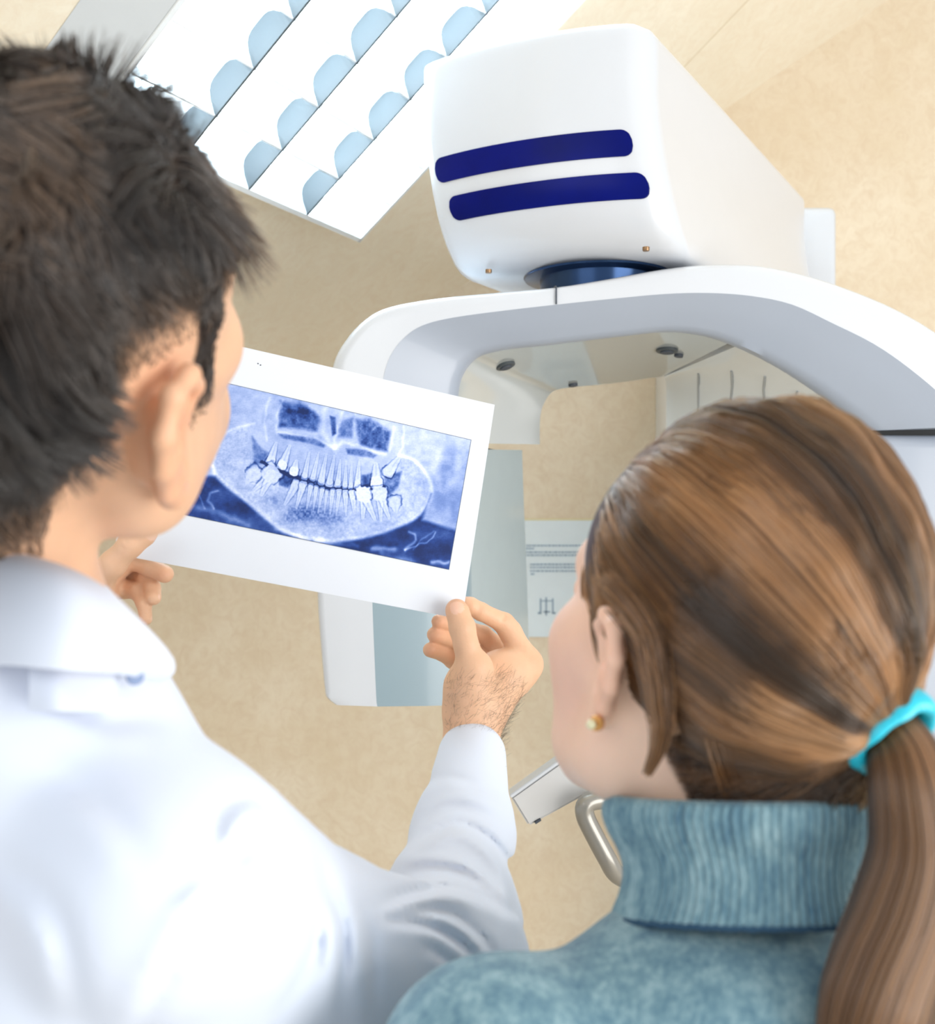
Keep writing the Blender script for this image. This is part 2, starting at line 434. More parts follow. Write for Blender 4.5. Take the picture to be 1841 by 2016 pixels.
# head housing
Lf = np.array([(820-CX)/FPX*1.764, 1.764]); Rf = np.array([(1272-CX)/FPX*1.6, 1.6])
vdir = np.array([0.508, 0.861]); ZB = 0.405; ZT = 0.7556
def front_pt(s, z, off=0.0):
    zz = z
    R = 0.13; tq = max(0.0, min(1.0, (ZB+R-zz)/R)); ins = R*0.72*(1-math.sqrt(max(0, 1-tq*tq)))
    fl = 0.045*max(0, (0.66-zz)/0.25)**1.3 if zz < 0.66 else 0
    w = Rf-Lf; ud = w/np.linalg.norm(w)
    p = Lf+w*s+ud*fl*0.92
    # superellipse front bulge
    b = 0.034*(1-abs(2*s-1)**2.2)
    nrm = np.array([ud[1], -ud[0]]); nrm = nrm if nrm[1] < 0 else -nrm
    p = p+nrm*(b+off)-nrm*ins
    return np.array([p[0], p[1], EYE+zz])
def head_slice(z):
    w = Rf-Lf; ud = w/np.linalg.norm(w)
    pts = []
    K = 26
    for i in range(K+1):
        s = i/K; p = front_pt(s, z)
        edge = min(s, 1-s)*np.linalg.norm(w); rr = 0.028
        if edge < rr: p[:2] += vdir*(rr-math.sqrt(max(0, rr*rr-(rr-edge)**2)))
        pts.append(p)
    fl = 0.045*max(0, (0.66-z)/0.25)**1.3 if z < 0.66 else 0
    Ln = 1.06
    br = Rf+ud*fl*0.88+vdir*Ln; bl = Lf+ud*fl*0.9+vdir*(Ln-0.1)
    e = pts[-1].copy(); s0 = pts[0].copy()
    for t in (0.03, 0.3, 0.7, 1.0): q = e[:2]*(1-t)+br*t; pts.append(np.array([q[0], q[1], EYE+z]))
    for t in (1.0, 0.6, 0.25, 0.03): q = s0[:2]*(1-t)+bl*t; pts.append(np.array([q[0], q[1], EYE+z]))
    return pts
zs = [ZB, ZB+0.002, ZB+0.006, ZB+0.012, ZB+0.022, ZB+0.035, ZB+0.05, ZB+0.07, ZB+0.095, ZB+0.13, 0.56, 0.59, 0.62, 0.66, 0.7, 0.735, ZT-0.012, ZT-0.006, ZT-0.002, ZT]
rings = []
for z in zs:
    r = head_slice(z)
    sh = 0.0
    if z > ZT-0.013: tq = (z-(ZT-0.012))/0.012; sh = 0.012*(1-math.sqrt(max(0, 1-tq*tq)))
    if z < ZB+0.02: tq = ((ZB+0.02)-z)/0.02; sh = 0.02*(1-math.sqrt(max(0, 1-tq*tq)))
    c = np.mean(r, axis=0)
    if sh:
        r = [np.array([*(p[:2]-(p[:2]-c[:2])/np.linalg.norm(p[:2]-c[:2])*sh), p[2]]) for p in r]
    rings.append(r)
loft('head_housing', rings, M_white, mach, sharp=50)
def window_strip(s0, s1, z0, z1):
    K = 120; J = 6; V = []; Fc = []
    hz = (z1-z0)/2; zc = (z0+z1)/2; rs = 0.28*hz/0.36
    for off in (0.0018, -0.004):
        for i in range(K+1):
            s = s0+(s1-s0)*i/K
            e = min(s-s0, s1-s)*0.395; rr = 0.016
            hh = hz-(rr-math.sqrt(max(0, rr*rr-(rr-e)**2)) if e < rr else 0)
            for j in range(J+1):
                V.append(front_pt(s, zc+hh*(2*j/J-1), off))
    n = (K+1)*(J+1)
    for i in range(K):
        for j in range(J):
            a = i*(J+1)+j; q = (a, a+1, a+J+2, a+J+1); Fc.append(q); Fc.append(tuple(x+n for x in reversed(q)))
    bd = [j for j in range(J+1)]+[i*(J+1)+J for i in range(1, K+1)]+[K*(J+1)+j for j in range(J-1, -1, -1)]+[i*(J+1) for i in range(K-1, 0, -1)]
    for a, b in zip(bd, bd[1:]+bd[:1]): Fc.append((a, b, b+n, a+n))
    o = meshobj('blue_window', V, Fc, M_blue, mach); fixnormals(o); o.data.set_sharp_from_angle(angle=math.radians(50))
    o['label'] = 'glossy navy blue strip window'
window_strip(0.075, 0.925, 0.546, 0.588)
window_strip(0.115, 0.955, 0.481, 0.520)
for px, py in ((962, 533), (1272, 489)):
    d = ZB*FPX/(CY-py); disc('screw', at(px, py, d)+np.array([0, 0, -0.001]), (0, 0, -1), 0.0055, 0.006, M_screw, mach, seg=14)
# pivot
pc = np.array([0.225, 1.80, 0]); rings = []
for z, r in ((0.405, 0.128), (0.402, 0.126), (0.400, 0.100), (0.36, 0.096), (0.355, 0.09)):
    rings.append([np.array([pc[0]+r*math.cos(a), pc[1]+r*math.sin(a), EYE+z]) for a in np.linspace(0, 2*math.pi, 48, endpoint=False)])
loft('pivot_collar', rings, M_pivot, mach, sharp=30)
# column behind
cx0 = at(1598, 400, 2.62)[0]; cx1 = at(1650, 400, 2.62)[0]
box('column', (cx0-0.16, 2.62, 0.0), (cx1, 2.86, EYE+(CY-405)/FPX*2.62), M_white, mach, bevel=0.02)
box('wall_bracket', (cx0-0.12, 2.85, 1.2), (cx1-0.03, DW, 1.5), M_grey, mach, bevel=0.01)
box('base_plate', (cx0-0.3, 2.45, 0.0), (cx1+0.15, 3.05, 0.03), M_grey, mach, bevel=0.01)
# arm stations : outer, mid, inner, inner back (px)
ST = [((636, 872), (748, 872), (893, 872), (1063, 875)), ((640, 800), (750, 806), (893, 812), (1063, 835)), ((650, 715), (757, 735), (897, 757), (1066, 808)),
      ((675, 665), (775, 690), (912, 722), (1075, 787)), ((712, 625), (805, 657), (935, 700), (1086, 773)), ((760, 600), (840, 638), (965, 690), (1102, 766)),
      ((850, 583), (895, 625), (1005, 683), (1122, 763)), ((960, 572), (990, 612), (1068, 677), (1150, 760)), ((1095, 560), (1095, 600), (1150, 667), (1185, 757)),
      ((1200, 543), (1210, 588), (1235, 657), (1220, 753)), ((1310, 523), (1310, 579), (1300, 650), (1250, 749)), ((1400, 514), (1395, 577), (1355, 652), (1275, 745)),
      ((1500, 516), (1480, 583), (1410, 663), (1295, 743)), ((1600, 537), (1560, 600), (1470, 687), (1309, 743)), ((1700, 570), (1640, 637), (1540, 722), (1312, 765)),
      ((1790, 610), (1720, 677), (1610, 765), (1312, 800)), ((1870, 660), (1790, 725), (1675, 812), (1312, 835)), ((1960, 740), (1860, 785), (1712, 843), (1312, 850)), ((2010, 838), (1900, 840), (1724, 848), (1312, 858))]
SS = [catmull([np.array(s[k], float) for s in ST], 73) for k in range(4)]
i8 = 8*4
def stn(i):
    O = at(*SS[0][i], Dm); Mm = at(*SS[1][i], Dm-0.004); I = at(*SS[2][i], Dm+0.045); IB = at(*SS[3][i], 2.06 if i < 52 else 2.06)
    return O, Mm, I, IB
back = np.array([0, 0.36, 0])
def cover(i0, i1):
    rings = []
    for i in range(i0, i1+1):
        O, Mm, I, IB = stn(i); w = Mm-O
        A = O+w*0.30; Bp = O+np.array([0, 0.045, 0])
        pts = [Mm, O+w*0.6, A]
        for t in (0.2, 0.4, 0.6, 0.8): pts.append(A*(1-t)**2+O*2*t*(1-t)+Bp*t*t)
        pts += [Bp, O+back*0.5, O+back, O+back+w*0.25, Mm+np.array([0, 0.05, 0])]
        rings.append(pts)
    return loft('arm_cover', rings, M_white, mach, sharp=40)
cover(0, i8-0); cover(i8, 72)
# visible joint between the two covers
rr = []
for k in (0, 1):
    O, Mm, I, IB = stn(i8); w = Mm-O
    A = O+w*0.30; Bp = O+np.array([0, 0.045, 0]); pts = [Mm]
    pts += [A]
    for t in (0.25, 0.5, 0.75): pts.append(A*(1-t)**2+O*2*t*(1-t)+Bp*t*t)
    pts += [Bp, O+back]
    rr.append(pts)
V = []
for sx in (-0.0012, 0.0012):
    for p in rr[0]: V.append(p+np.array([sx, -0.0008, 0.0008]))
n7 = len(rr[0])
o = meshobj('arm_joint', V, [(j, j+1, n7+j+1, n7+j) for j in range(n7-1)], M_seam, mach, smooth=False)
md = o.modifiers.new('s', 'SOLIDIFY'); md.thickness = 0.002; md.offset = -1
# trim bevel
rings = []
for i in range(0, 73):
    O, Mm, I, IB = stn(i)
    e = np.array([0, 0.05, 0]); w = I-Mm
    J1 = Mm+w*0.86+np.array([0, -0.004, 0]); J2 = I+(IB-I)*0.04
    rings.append([Mm+np.array([0, -0.0005, 0]), Mm+w*0.3+np.array([0, -0.003, 0]), Mm+w*0.6+np.array([0, -0.005, 0]), J1, I+np.array([0, -0.004, 0]), J2, J2+e*0.2+(Mm-I)*0.2, Mm+e])
loft('arm_trim', rings, M_grey, mach, sharp=55)
def ribbon(name, a, b, i0, i1, mat, upv):
    rings = []
    for i in range(i0, i1+1):
        O, Mm, I, IB = stn(i)
        S = I+(IB-I)*0.03; up = (O-I)/np.linalg.norm(O-I)*0.02
        rings.append([S, S*0.75+IB*0.25, S*0.5+IB*0.5, S*0.25+IB*0.75, IB, IB+up, S+up])
    return loft(name, rings, mat, mach, sharp=40)
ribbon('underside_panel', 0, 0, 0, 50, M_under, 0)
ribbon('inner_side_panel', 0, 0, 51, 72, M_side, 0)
# small sensors on the underside
def unders(px, py):
    best = None
    for i in range(8, 71):
        O, Mm, I, IB = stn(i)
        for t in np.linspace(0.03, 1, 60):
            p = I*(1-t)+IB*t; x = CX+p[0]/p[1]*FPX; y = CY-(p[2]-EYE)/p[1]*FPX
            dd2 = (x-px)**2+(y-py)**2
            if best is None or dd2 < best[0]:
                O2, M2, I2, IB2 = stn(i+1); nn = np.cross(IB-I, (I2*(1-t)+IB2*t)-p); nn /= np.linalg.norm(nn)
                if nn[2] > 0: nn = -nn
                best = (dd2, p, nn)
    return best[1], best[2]
for (px, py, r) in ((995, 718, 0.017), (1313, 687, 0.019), (1335, 697, 0.008), (1128, 757, 0.009)):
    p, nn = unders(px, py); disc('sensor_lens', p+nn*0.002, nn, r, 0.006, M_seam if r < 0.015 else M_alu, mach)
    if r > 0.015: disc('sensor_lens', p+nn*0.005, nn, r*0.62, 0.005, M_seam, mach)
# gap slabs and hanging units
def vunit(name, pts_rows, mats):
    pass
LU = [((622, 884), (730, 884), (913, 884), (1028, 886)), ((621, 1000), (729, 1000), (915, 1000), (1031, 980)), ((621, 1170), (733, 1180), (918, 1170), (1037, 1130)),
      ((630, 1300), (738, 1310), (922, 1300), (1040, 1230)), ((636, 1362), (741, 1376), (924, 1372), (1042, 1290)), ((640, 1376), (742, 1386), (925, 1383), (1042, 1299)), ((655, 1388), (743, 1391), (925, 1388), (1042, 1303))]
LS = [catmull([np.array(s[k], float) for s in LU], 31) for k in range(4)]
def lst(i): return at(*LS[0][i], Dm), at(*LS[1][i], Dm-0.002), at(*LS[2][i], Dm+0.035), at(*LS[3][i], 2.03)
r1 = []; r2 = []; r3_ = []
for i in range(31):
    O, Mm, I, IB = lst(i); w = Mm-O; A = O+w*0.16; Bp = O+np.array([0, 0.03, 0]); e = np.array([0, 0.04, 0])
    pts = [Mm, O+w*0.6, A]+[A*(1-t)**2+O*2*t*(1-t)+Bp*t*t for t in (0.25, 0.5, 0.75)]+[Bp, O+np.array([0, 0.38, 0]), IB+np.array([-0.012, 0.0, 0]), I+np.array([-0.03, 0.05, 0]), Mm+e]
    r1.append(pts)
    w = I-Mm
    r2.append([Mm, Mm+w*0.5+np.array([0, -0.002, 0]), Mm+w*0.9, I+np.array([0, 0.004, 0]), I+(IB-I)*0.08, I+np.array([-0.02, 0.04, 0]), Mm+e*0.6])
    r3_.append([I+(IB-I)*0.08, I+(IB-I)*0.5, IB, IB+np.array([-0.01, 0, 0]), I+(IB-I)*0.08+np.array([-0.01, 0, 0])])
loft('detector_cover', r1, M_white, mach); loft('detector_trim', r2, M_grey2, mach, sharp=50); loft('detector_side', r3_, pbr('detector_side_grey', (172, 186, 189), 0.2, coat=0.4), mach)
def quadslab(name, p, th, mat):
    p = [np.array(q) for q in p]; q2 = [a+np.array([0, 0, th]) for a in p]
    o = meshobj(name, p+q2, [(0, 1, 2, 3), (7, 6, 5, 4), (0, 4, 5, 1), (1, 5, 6, 2), (2, 6, 7, 3), (3, 7, 4, 0)], mat, mach, smooth=False); fixnormals(o)
zg = EYE+(CY-881)/FPX*Dm
xa = at(640, 880, Dm)[0]; xb = at(1040, 880, 2.0)[0]
quadslab('rotation_gap', [(xa+0.02, Dm+0.05, zg-0.004), (xa+0.22, Dm+0.07, zg-0.004), (xb-0.02, 2.0, zg-0.004), (xa+0.05, 2.0, zg-0.004)], 0.014, M_black)
xt0 = at(1705, 900, Dm+0.03)[0]; ztop = EYE+(CY-855)/FPX*(Dm+0.03)
box('tube_housing', (xt0, Dm+0.03, EYE-0.44), (xt0+0.34, Dm+0.42, ztop), M_grey, mach, bevel=0.022, seg=5)
box('tube_gap', (xt0+0.03, Dm+0.07, ztop-0.004), (xt0+0.30, Dm+0.38, ztop+0.012), M_black, mach)
# right arm end block between arm and tube housing is carried by the cover itself
# chin support : plate, handle, wedge
Dc = 1.5
def prism_px(name, poly, d, th, mat, bev=0.003):
    bm = bmesh.new(); f = [bm.verts.new(at(x, y, d)) for x, y in poly]; b = [bm.verts.new(at(x, y, d)+np.array([0, th, 0])) for x, y in poly]
    n = len(poly); bm.faces.new(f); bm.faces.new(b[::-1])
    for i in range(n): bm.faces.new((f[(i+1) % n], f[i], b[i], b[(i+1) % n]))
    bmesh.ops.recalc_face_normals(bm, faces=bm.faces[:])
    bmesh.ops.bevel(bm, geom=bm.edges[:], offset=bev, segments=2, affect='EDGES')
    me = bpy.data.meshes.new(name); bm.to_mesh(me); bm.free()
    me.polygons.foreach_set('use_smooth', [True]*len(me.polygons)); me.set_sharp_from_angle(angle=math.radians(40))
    return link(name, me, mat, mach)
prism_px('chin_rest_plate', [(1006, 1570), (1200, 1432), (1250, 1500), (1150, 1567), (1041, 1627)], Dc, 0.03, M_pale)
prism_px('chin_rest_edge', [(1003, 1566), (1198, 1427), (1200, 1433), (1007, 1572)], Dc-0.002, 0.034, M_white, 0.001)
prism_px('plate_latch', [(1052, 1619), (1064, 1612), (1066, 1616), (1055, 1623)], Dc-0.003, 0.01, M_seam, 0.0004)
prism_px('support_wedge', [(1160, 1545), (1190, 1600), (1225, 1640), (1330, 1640), (1330, 1560), (1230, 1540)], Dc+0.03, 0.08, M_taupe)
hp = catmull([at(1300, 1575, Dc+0.06), at(1235, 1576, Dc+0.01), at(1185, 1574, Dc-0.02), at(1155, 1582, Dc-0.03), at(1152, 1605, Dc-0.03), at(1168, 1640, Dc-0.03), at(1195, 1690, Dc-0.03), at(1216, 1722, Dc-0.02), at(1260, 1740, Dc)], 40)
tube('grip_handle', hp, 0.0135, M_handle, mach)
# post carrying the chin support down and across to the column
tube('support_arm', catmull([at(1320, 1600, Dc+0.08), at(1400, 1640, 1.9), at(1480, 1640, 2.6)], 12), 0.03, M_grey, mach)

# ------------------------------------------------------------------ cabinet seen through the arch, notice sheet
cab = empty('wall_cabinet', tuple(at(1460, 900, DW-0.15)), 'white panelled wall cabinet seen through the arch of the x-ray machine', 'cabinet')
ca = at(1315, 712, DW-0.2); cb = at(1606, 980, DW-0.2)
box('body', (ca[0], DW-0.2, cb[2]), (cb[0], DW, ca[2]), M_cab, cab, bevel=0.004)
for x0, x1 in ((1322, 1375), (1382, 1440), (1447, 1505), (1512, 1567), (1574, 1600)):
    a = at(x0, 728, DW-0.21); b = at(x1, 972, DW-0.21); box('door', (a[0], DW-0.212, b[2]), (b[0], DW-0.2, a[2]), M_cab, cab, bevel=0.002)
for x0 in (1378.5, 1443.5, 1508.5, 1570.5):
    a = at(x0-2, 735, DW-0.205); b = at(x0+2, 970, DW-0.205); box('groove', (a[0], DW-0.206, b[2]), (b[0], DW-0.199, a[2]), M_greyline, cab)
nt = empty('notice_sheet', tuple(at(1100, 1140, DW-0.005)), 'pale instruction sheet with tiny text pinned to the wall left of the girl', 'notice')
a = at(1032, 1024, DW-0.004); b = at(1215, 1254, DW-0.004)
box('sheet', (a[0], DW-0.004, b[2]), (b[0], DW-0.001, a[2]), M_sheet, nt)
box('top_strip', (a[0], DW-0.005, a[2]-0.0005), (b[0], DW-0.001, a[2]+0.005), M_tape, nt)
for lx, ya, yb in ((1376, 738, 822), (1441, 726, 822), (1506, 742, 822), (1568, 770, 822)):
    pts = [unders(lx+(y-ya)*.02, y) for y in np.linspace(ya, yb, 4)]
    tube('window_reflection', [p+nn*.0005 for p, nn in pts], .0022, M_greyline, mach, seg=8)  # grey tubes imitating window bars reflected in the glossy inner side panel
V = []; Fc = []
def inkbox(x0, y0, x1, y1):
    p = at(x0, y0, DW-0.0055); q = at(x1, y1, DW-0.0055); n = len(V)
    for y in (DW-0.0056, DW-0.0038):
        V.extend([(p[0], y, q[2]), (q[0], y, q[2]), (q[0], y, p[2]), (p[0], y, p[2])])
    Fc.extend([(n, n+1, n+2, n+3), (n+7, n+6, n+5, n+4), (n, n+4, n+5, n+1), (n+1, n+5, n+6, n+2), (n+2, n+6, n+7, n+3), (n+3, n+7, n+4, n)])
rnd = random.Random(4)
def flush(name, lab):
    o = meshobj(name, list(V), list(Fc), M_ink, nt, smooth=False); o['label'] = lab; V.clear(); Fc.clear()
for blk in (((1074, 1036, 1200), (1080, 1036, 1052), (1087, 1036, 1200), (1093, 1036, 1200)), ((1111, 1044, 1200), (1117, 1044, 1200), (1124, 1044, 1200), (1130, 1045, 1054))):
    for yy, xs, xe in blk:
        x = xs
        while x < xe:
            w = rnd.uniform(2, 7); inkbox(x, yy-1.3, min(x+w, xe), yy+1.6); x += w+rnd.uniform(1.0, 1.8)
    flush('text_block', 'rows of tiny pale blue text')
for grp in (((1063, 1178, 1066, 1207), (1087, 1178, 1090, 1207), (1066, 1182, 1087, 1184), (1074, 1176, 1077, 1212), (1070, 1203, 1083, 1206), (1059, 1205, 1066, 1209), (1087, 1205, 1094, 1209)), ((1130, 1178, 1133, 1207), (1154, 1178, 1157, 1207), (1133, 1182, 1154, 1184))):
    for bx in grp: inkbox(*bx)
    flush('line_drawing', 'small pale blue diagram')

# ------------------------------------------------------------------ radiograph print on paper
pTR0 = at(974, 797, 1.0); c0 = np.array([0, 0, EYE])
pBR = at(910, 1219, 1.05); pBL = at(222, 1090, 0.985)
ray = (pTR0-c0); e = pBL-pBR                       # depth of the top corner so that the sheet is square
dTR = float(((pBR-c0)@e)/(ray@e)); dTR = min(max(dTR, 0.95), 1.15)
print('dTR', dTR)
pTR = c0+ray*dTR
pn = np.cross(pTR-pBR, pBL-pBR); pn /= np.linalg.norm(pn)
if pn[1] > 0: pn = -pn                              # towards the camera
def pp(px, py, off=0.0):
    r = at(px, py, 1.0)-c0; t = ((pBR-c0)@pn)/(r@pn); return c0+r*t+pn*off
pTL = pBL+(pTR-pBR)
paper = empty('radiograph_sheet', tuple((pTR+pBL)/2), 'white sheet with a blue dental panoramic x-ray print held up by the man', 'x-ray print')
NX, NY = 14, 8; V = []; Fc = []
for off in (0.0002, -0.0002):
    for i in range(NX+1):
        for j in range(NY+1):
            s = i/NX; t = j/NY
            V.append(pBL+(pBR-pBL)*s+(pTL-pBL)*t+pn*off)
n = (NX+1)*(NY+1)
for i in range(NX):
    for j in range(NY):
        a = i*(NY+1)+j; q = (a, a+1, a+NY+2, a+NY+1); Fc += [q, tuple(x+n for x in reversed(q))]
bd = [j for j in range(NY+1)]+[i*(NY+1)+NY for i in range(1, NX+1)]+[NX*(NY+1)+j for j in range(NY-1, -1, -1)]+[i*(NY+1) for i in range(NX-1, 0, -1)]
for a, b in zip(bd, bd[1:]+bd[:1]): Fc.append((a, b, b+n, a+n))
o = meshobj('sheet', V, Fc, M_paper, paper, smooth=False); fixnormals(o)
# the print, drawn in the flat coordinates of the sheet
GX, GY = 840, 400
qTR = pp(928, 866); qBR = pp(884, 1122); qBL = pp(309, 1003); qTL = qBL+(qTR-qBR)
S_, T_ = np.meshgrid(np.linspace(0, 1, GX), np.linspace(0, 1, GY), indexing='ij')
Pp = qBL+(qBR-qBL)*S_[..., None]+(qTL-qBL)*T_[..., None]+pn*0.0005
U0 = (Pp-c0); XX = CX+U0[..., 0]/U0[..., 1]*FPX; YY = CY-U0[..., 2]/U0[..., 1]*FPX
RX = (XX-260)*2.488; RY = (YY-660)*2.488
def grid_noise(x, y, s, seed):
    r = np.random.default_rng(seed); G = r.uniform(-1, 1, (256, 256))
    u = x/s; v = y/s; i = np.floor(u).astype(int); j = np.floor(v).astype(int); fu = u-i; fv = v-j
    fu = fu*fu*(3-2*fu); fv = fv*fv*(3-2*fv)
    g = lambda a, b: G[a % 256, b % 256]
    return (g(i, j)*(1-fu)+g(i+1, j)*fu)*(1-fv)+(g(i, j+1)*(1-fu)+g(i+1, j+1)*fu)*fv
def segd(x, y, P):
    best = np.full(x.shape, 1e9)
    for (ax, ay), (bx, by) in zip(P[:-1], P[1:]):
        dx, dy = bx-ax, by-ay; t = np.clip(((x-ax)*dx+(y-ay)*dy)/(dx*dx+dy*dy+1e-9), 0, 1)
        best = np.minimum(best, np.hypot(x-ax-t*dx, y-ay-t*dy))
    return best
def inpoly(x, y, P):
    c = np.zeros(x.shape, bool)
    for (ax, ay), (bx, by) in zip(P, P[1:]+P[:1]):
        if ay != by: c ^= ((ay > y) != (by > y)) & (x < (bx-ax)*(y-ay)/(by-ay)+ax)
    return c
def sst(e0, e1, x):
    t = np.clip((x-e0)/(e1-e0), 0, 1); return t*t*(3-2*t)
def soft(P, w):
    d = segd(RX, RY, P+P[:1]); s = np.where(inpoly(RX, RY, P), 1, -1)*d
    return sst(-w, w, s)
def Z(*p): return [(547.4+a*.4595, 298.6+b*.4595) for a, b in p]
wx = RX+6*grid_noise(RX, RY, 30, 11); wy = RY+6*grid_noise(RX, RY, 30, 12)
v = 0.77+0.07*grid_noise(RX, RY, 90, 1)+0.05*grid_noise(RX, RY, 25, 2)
v = v+0.10*sst(700, 1500, RX)*(1-sst(500, 700, RY))
jaw = catmull([(395, 640), (410, 690), (450, 730), (520, 785), (620, 870), (740, 960), (860, 1000), (1000, 1010), (1150, 990), (1300, 940), (1400, 890), (1455, 810), (1466, 740), (1440, 680), (1380, 612), (1310, 590)], 60)
jawL = [tuple(p) for p in catmull([(395, 640), (425, 530), (480, 465), (600, 432)], 14)]
jl = [tuple(p) for p in jaw]
# dark region below the jaw
low = [(180, 760), (330, 690), (400, 690)]+jl[4:46]+[(1420, 905), (1600, 960), (1650, 1250), (100, 1250)]
v = v*(1-soft(low, 14)) + soft(low, 14)*(0.16+0.16*grid_noise(RX, RY, 70, 3)+0.05*grid_noise(RX, RY, 18, 4))
side = [(1470, 700), (1560, 560), (1700, 560), (1650, 960), (1420, 900)]
v -= 0.12*soft(side, 40)
v += 0.10*np.exp(-(segd(wx, wy, [(1510, 560), (1480, 660), (1520, 760), (1590, 700), (1600, 600)])/22)**2)
# body of the mandible : mottled
man = jl+[(1250, 620), (1200, 760), (1000, 720), (700, 640), (560, 560), (600, 432), (480, 465), (425, 530)]
mk = soft(man, 10)
v += mk*(0.03+0.05*grid_noise(RX, RY, 11, 5)+0.03*grid_noise(RX, RY, 5, 6))
for c, r, a in (((830, 870), 62, 0.42), ((930, 880), 70, 0.30), ((770, 905), 30, .2), ((1010, 900), 40, .14), ((690, 800), 50, .12)):
    v -= mk*a*np.exp(-(((RX-c[0])/r)**2+((RY-c[1])/(r*.62))**2))*(0.75+0.5*grid_noise(RX, RY, 8, 7))
# sinuses and nasal cavity
for P, a, w in ((Z((395, 55), (560, 90), (760, 170), (805, 260), (770, 370), (560, 350), (375, 330)), 0.42, 16), (Z((420, 80), (560, 150), (590, 60), (720, 130), (800, 220), (700, 260), (430, 180)), 0.22, 12),
                (Z((920, 210), (975, 230), (985, 400), (945, 420)), 0.5, 8), (Z((1030, 260), (1180, 220), (1150, 440), (1010, 430)), 0.32, 14),
                (Z((1200, 250), (1340, 240), (1560, 380), (1530, 590), (1250, 530), (1210, 380)), 0.50, 16),
                (Z((370, 400), (740, 440), (880, 520), (850, 545), (700, 500), (420, 450)), 0.34, 8), (Z((1090, 560), (1300, 570), (1420, 630), (1380, 660), (1110, 615)), 0.34, 8),
                (Z((90, 430), (190, 560), (260, 600), (210, 720), (110, 720)), 0.30, 10), (Z((350, 760), (520, 850), (530, 900), (470, 975), (380, 950)), 0.42, 8), (Z((1260, 840), (1370, 820), (1380, 990), (1250, 1000)), 0.40, 7), (Z((1500, 860), (1680, 800), (1650, 960), (1560, 1060), (1490, 990)), 0.34, 9)):
    v -= a*soft(P, w)*(1+0.35*grid_noise(RX, RY, 22, 9)+0.2*grid_noise(RX, RY, 7, 10))
# bright bony lines
for P, a, w in ((Z((285, 20), (235, 120), (220, 330), (240, 470)), .22, 4), (Z((420, 40), (365, 200), (355, 370), (480, 400), (740, 450), (880, 520), (960, 560)), .30, 5),
                (Z((1700, 330), (1690, 560), (1660, 630)), .25, 4), (Z((1610, 330), (1560, 560), (1500, 620), (1240, 540), (1050, 480), (960, 560)), .30, 6),
                (Z((1050, 170), (990, 360), (960, 560)), .25, 6), (Z((860, 150), (850, 400), (960, 560)), .22, 8), (Z((1190, 180), (1170, 330)), .2, 4), (Z((1320, 250), (1300, 370), (1340, 420)), .3, 3), (Z((1450, 320), (1380, 340), (1360, 410)), .3, 3), (Z((440, 80), (570, 150), (580, 220)), .28, 4), (Z((390, 330), (760, 400)), .18, 7)):
    v += .42*a*np.exp(-(segd(wx, wy, P)/(w*1.6))**2)
v += 0.21*np.exp(-(segd(RX, RY, jl)/11.0)**2)-0.05*np.exp(-(segd(RX, RY-10, jl)/5.0)**2)*mk
v += 0.12*np.exp(-(segd(RX, RY, jawL)/8.0)**2)
# bite gap
gap = Z((190, 700), (250, 730), (340, 770), (440, 820), (560, 870), (650, 900), (780, 935), (900, 985), (1040, 975), (1180, 1000), (1260, 992), (1370, 990), (1500, 975))
wv = 7+9*np.exp(-((RX-855)/90)**2)+3*grid_noise(RX, RY, 16, 14)
v -= 0.62*sst(1.35, 0.6, segd(RX, RY, gap)/wv)
# teeth
def tooth(cr, roots, w, br, L=None):
    global v
    (cx_, cy_), = Z(cr); W = w*.4595/2*1.12
    wob = 1+.10*grid_noise(RX, RY, 12, int(cx_))
    for rt in roots:
        (rx, ry), = Z(rt)
        dx, dy = rx-cx_, ry-cy_; t = np.clip(((RX-cx_)*dx+(RY-cy_)*dy)/(dx*dx+dy*dy), 0, 1)
        d = np.hypot(RX-cx_-t*dx, RY-cy_-t*dy)*wob; ww = W*(1-0.60*t**1.1)*(0.85 if len(roots) == 1 else 0.5)
        m = sst(1.2, 0.7, d/ww)*(1-.5*t)
        v = v*(1-m*.8)+m*.8*(0.93+0.05*br-0.16*np.exp(-(d/(ww*.22))**2)*(t > .15))
        v -= 0.24*np.exp(-((d/ww-1.22)/.17)**2)*(t < 1)*(1-.4*t)
    dx, dy = roots[0][0]-cr[0], roots[0][1]-cr[1]; ln = math.hypot(dx, dy); dx /= ln; dy /= ln
    px_, py_ = RX-cx_, RY-cy_
    al = px_*dx+py_*dy; ac = (-px_*dy+py_*dx)*(1+.12*al/W)
    q = ((np.abs(ac)/(W*.98))**3+(np.abs(al)/(W*(1.0 if w > 80 else 1.5)))**3)**(1/3.)*wob
    m = sst(1.06, 0.9, q)*(.5+.5*min(1, br*1.3))
    v = v*(1-m)+m*(0.86+0.11*br+0.03*grid_noise(RX, RY, 6, 22)-(.10*(1-br))*sst(.5, .0, q))
    v -= 0.36*np.exp(-((q-1.16)/.09)**2)*(al < W*.7)
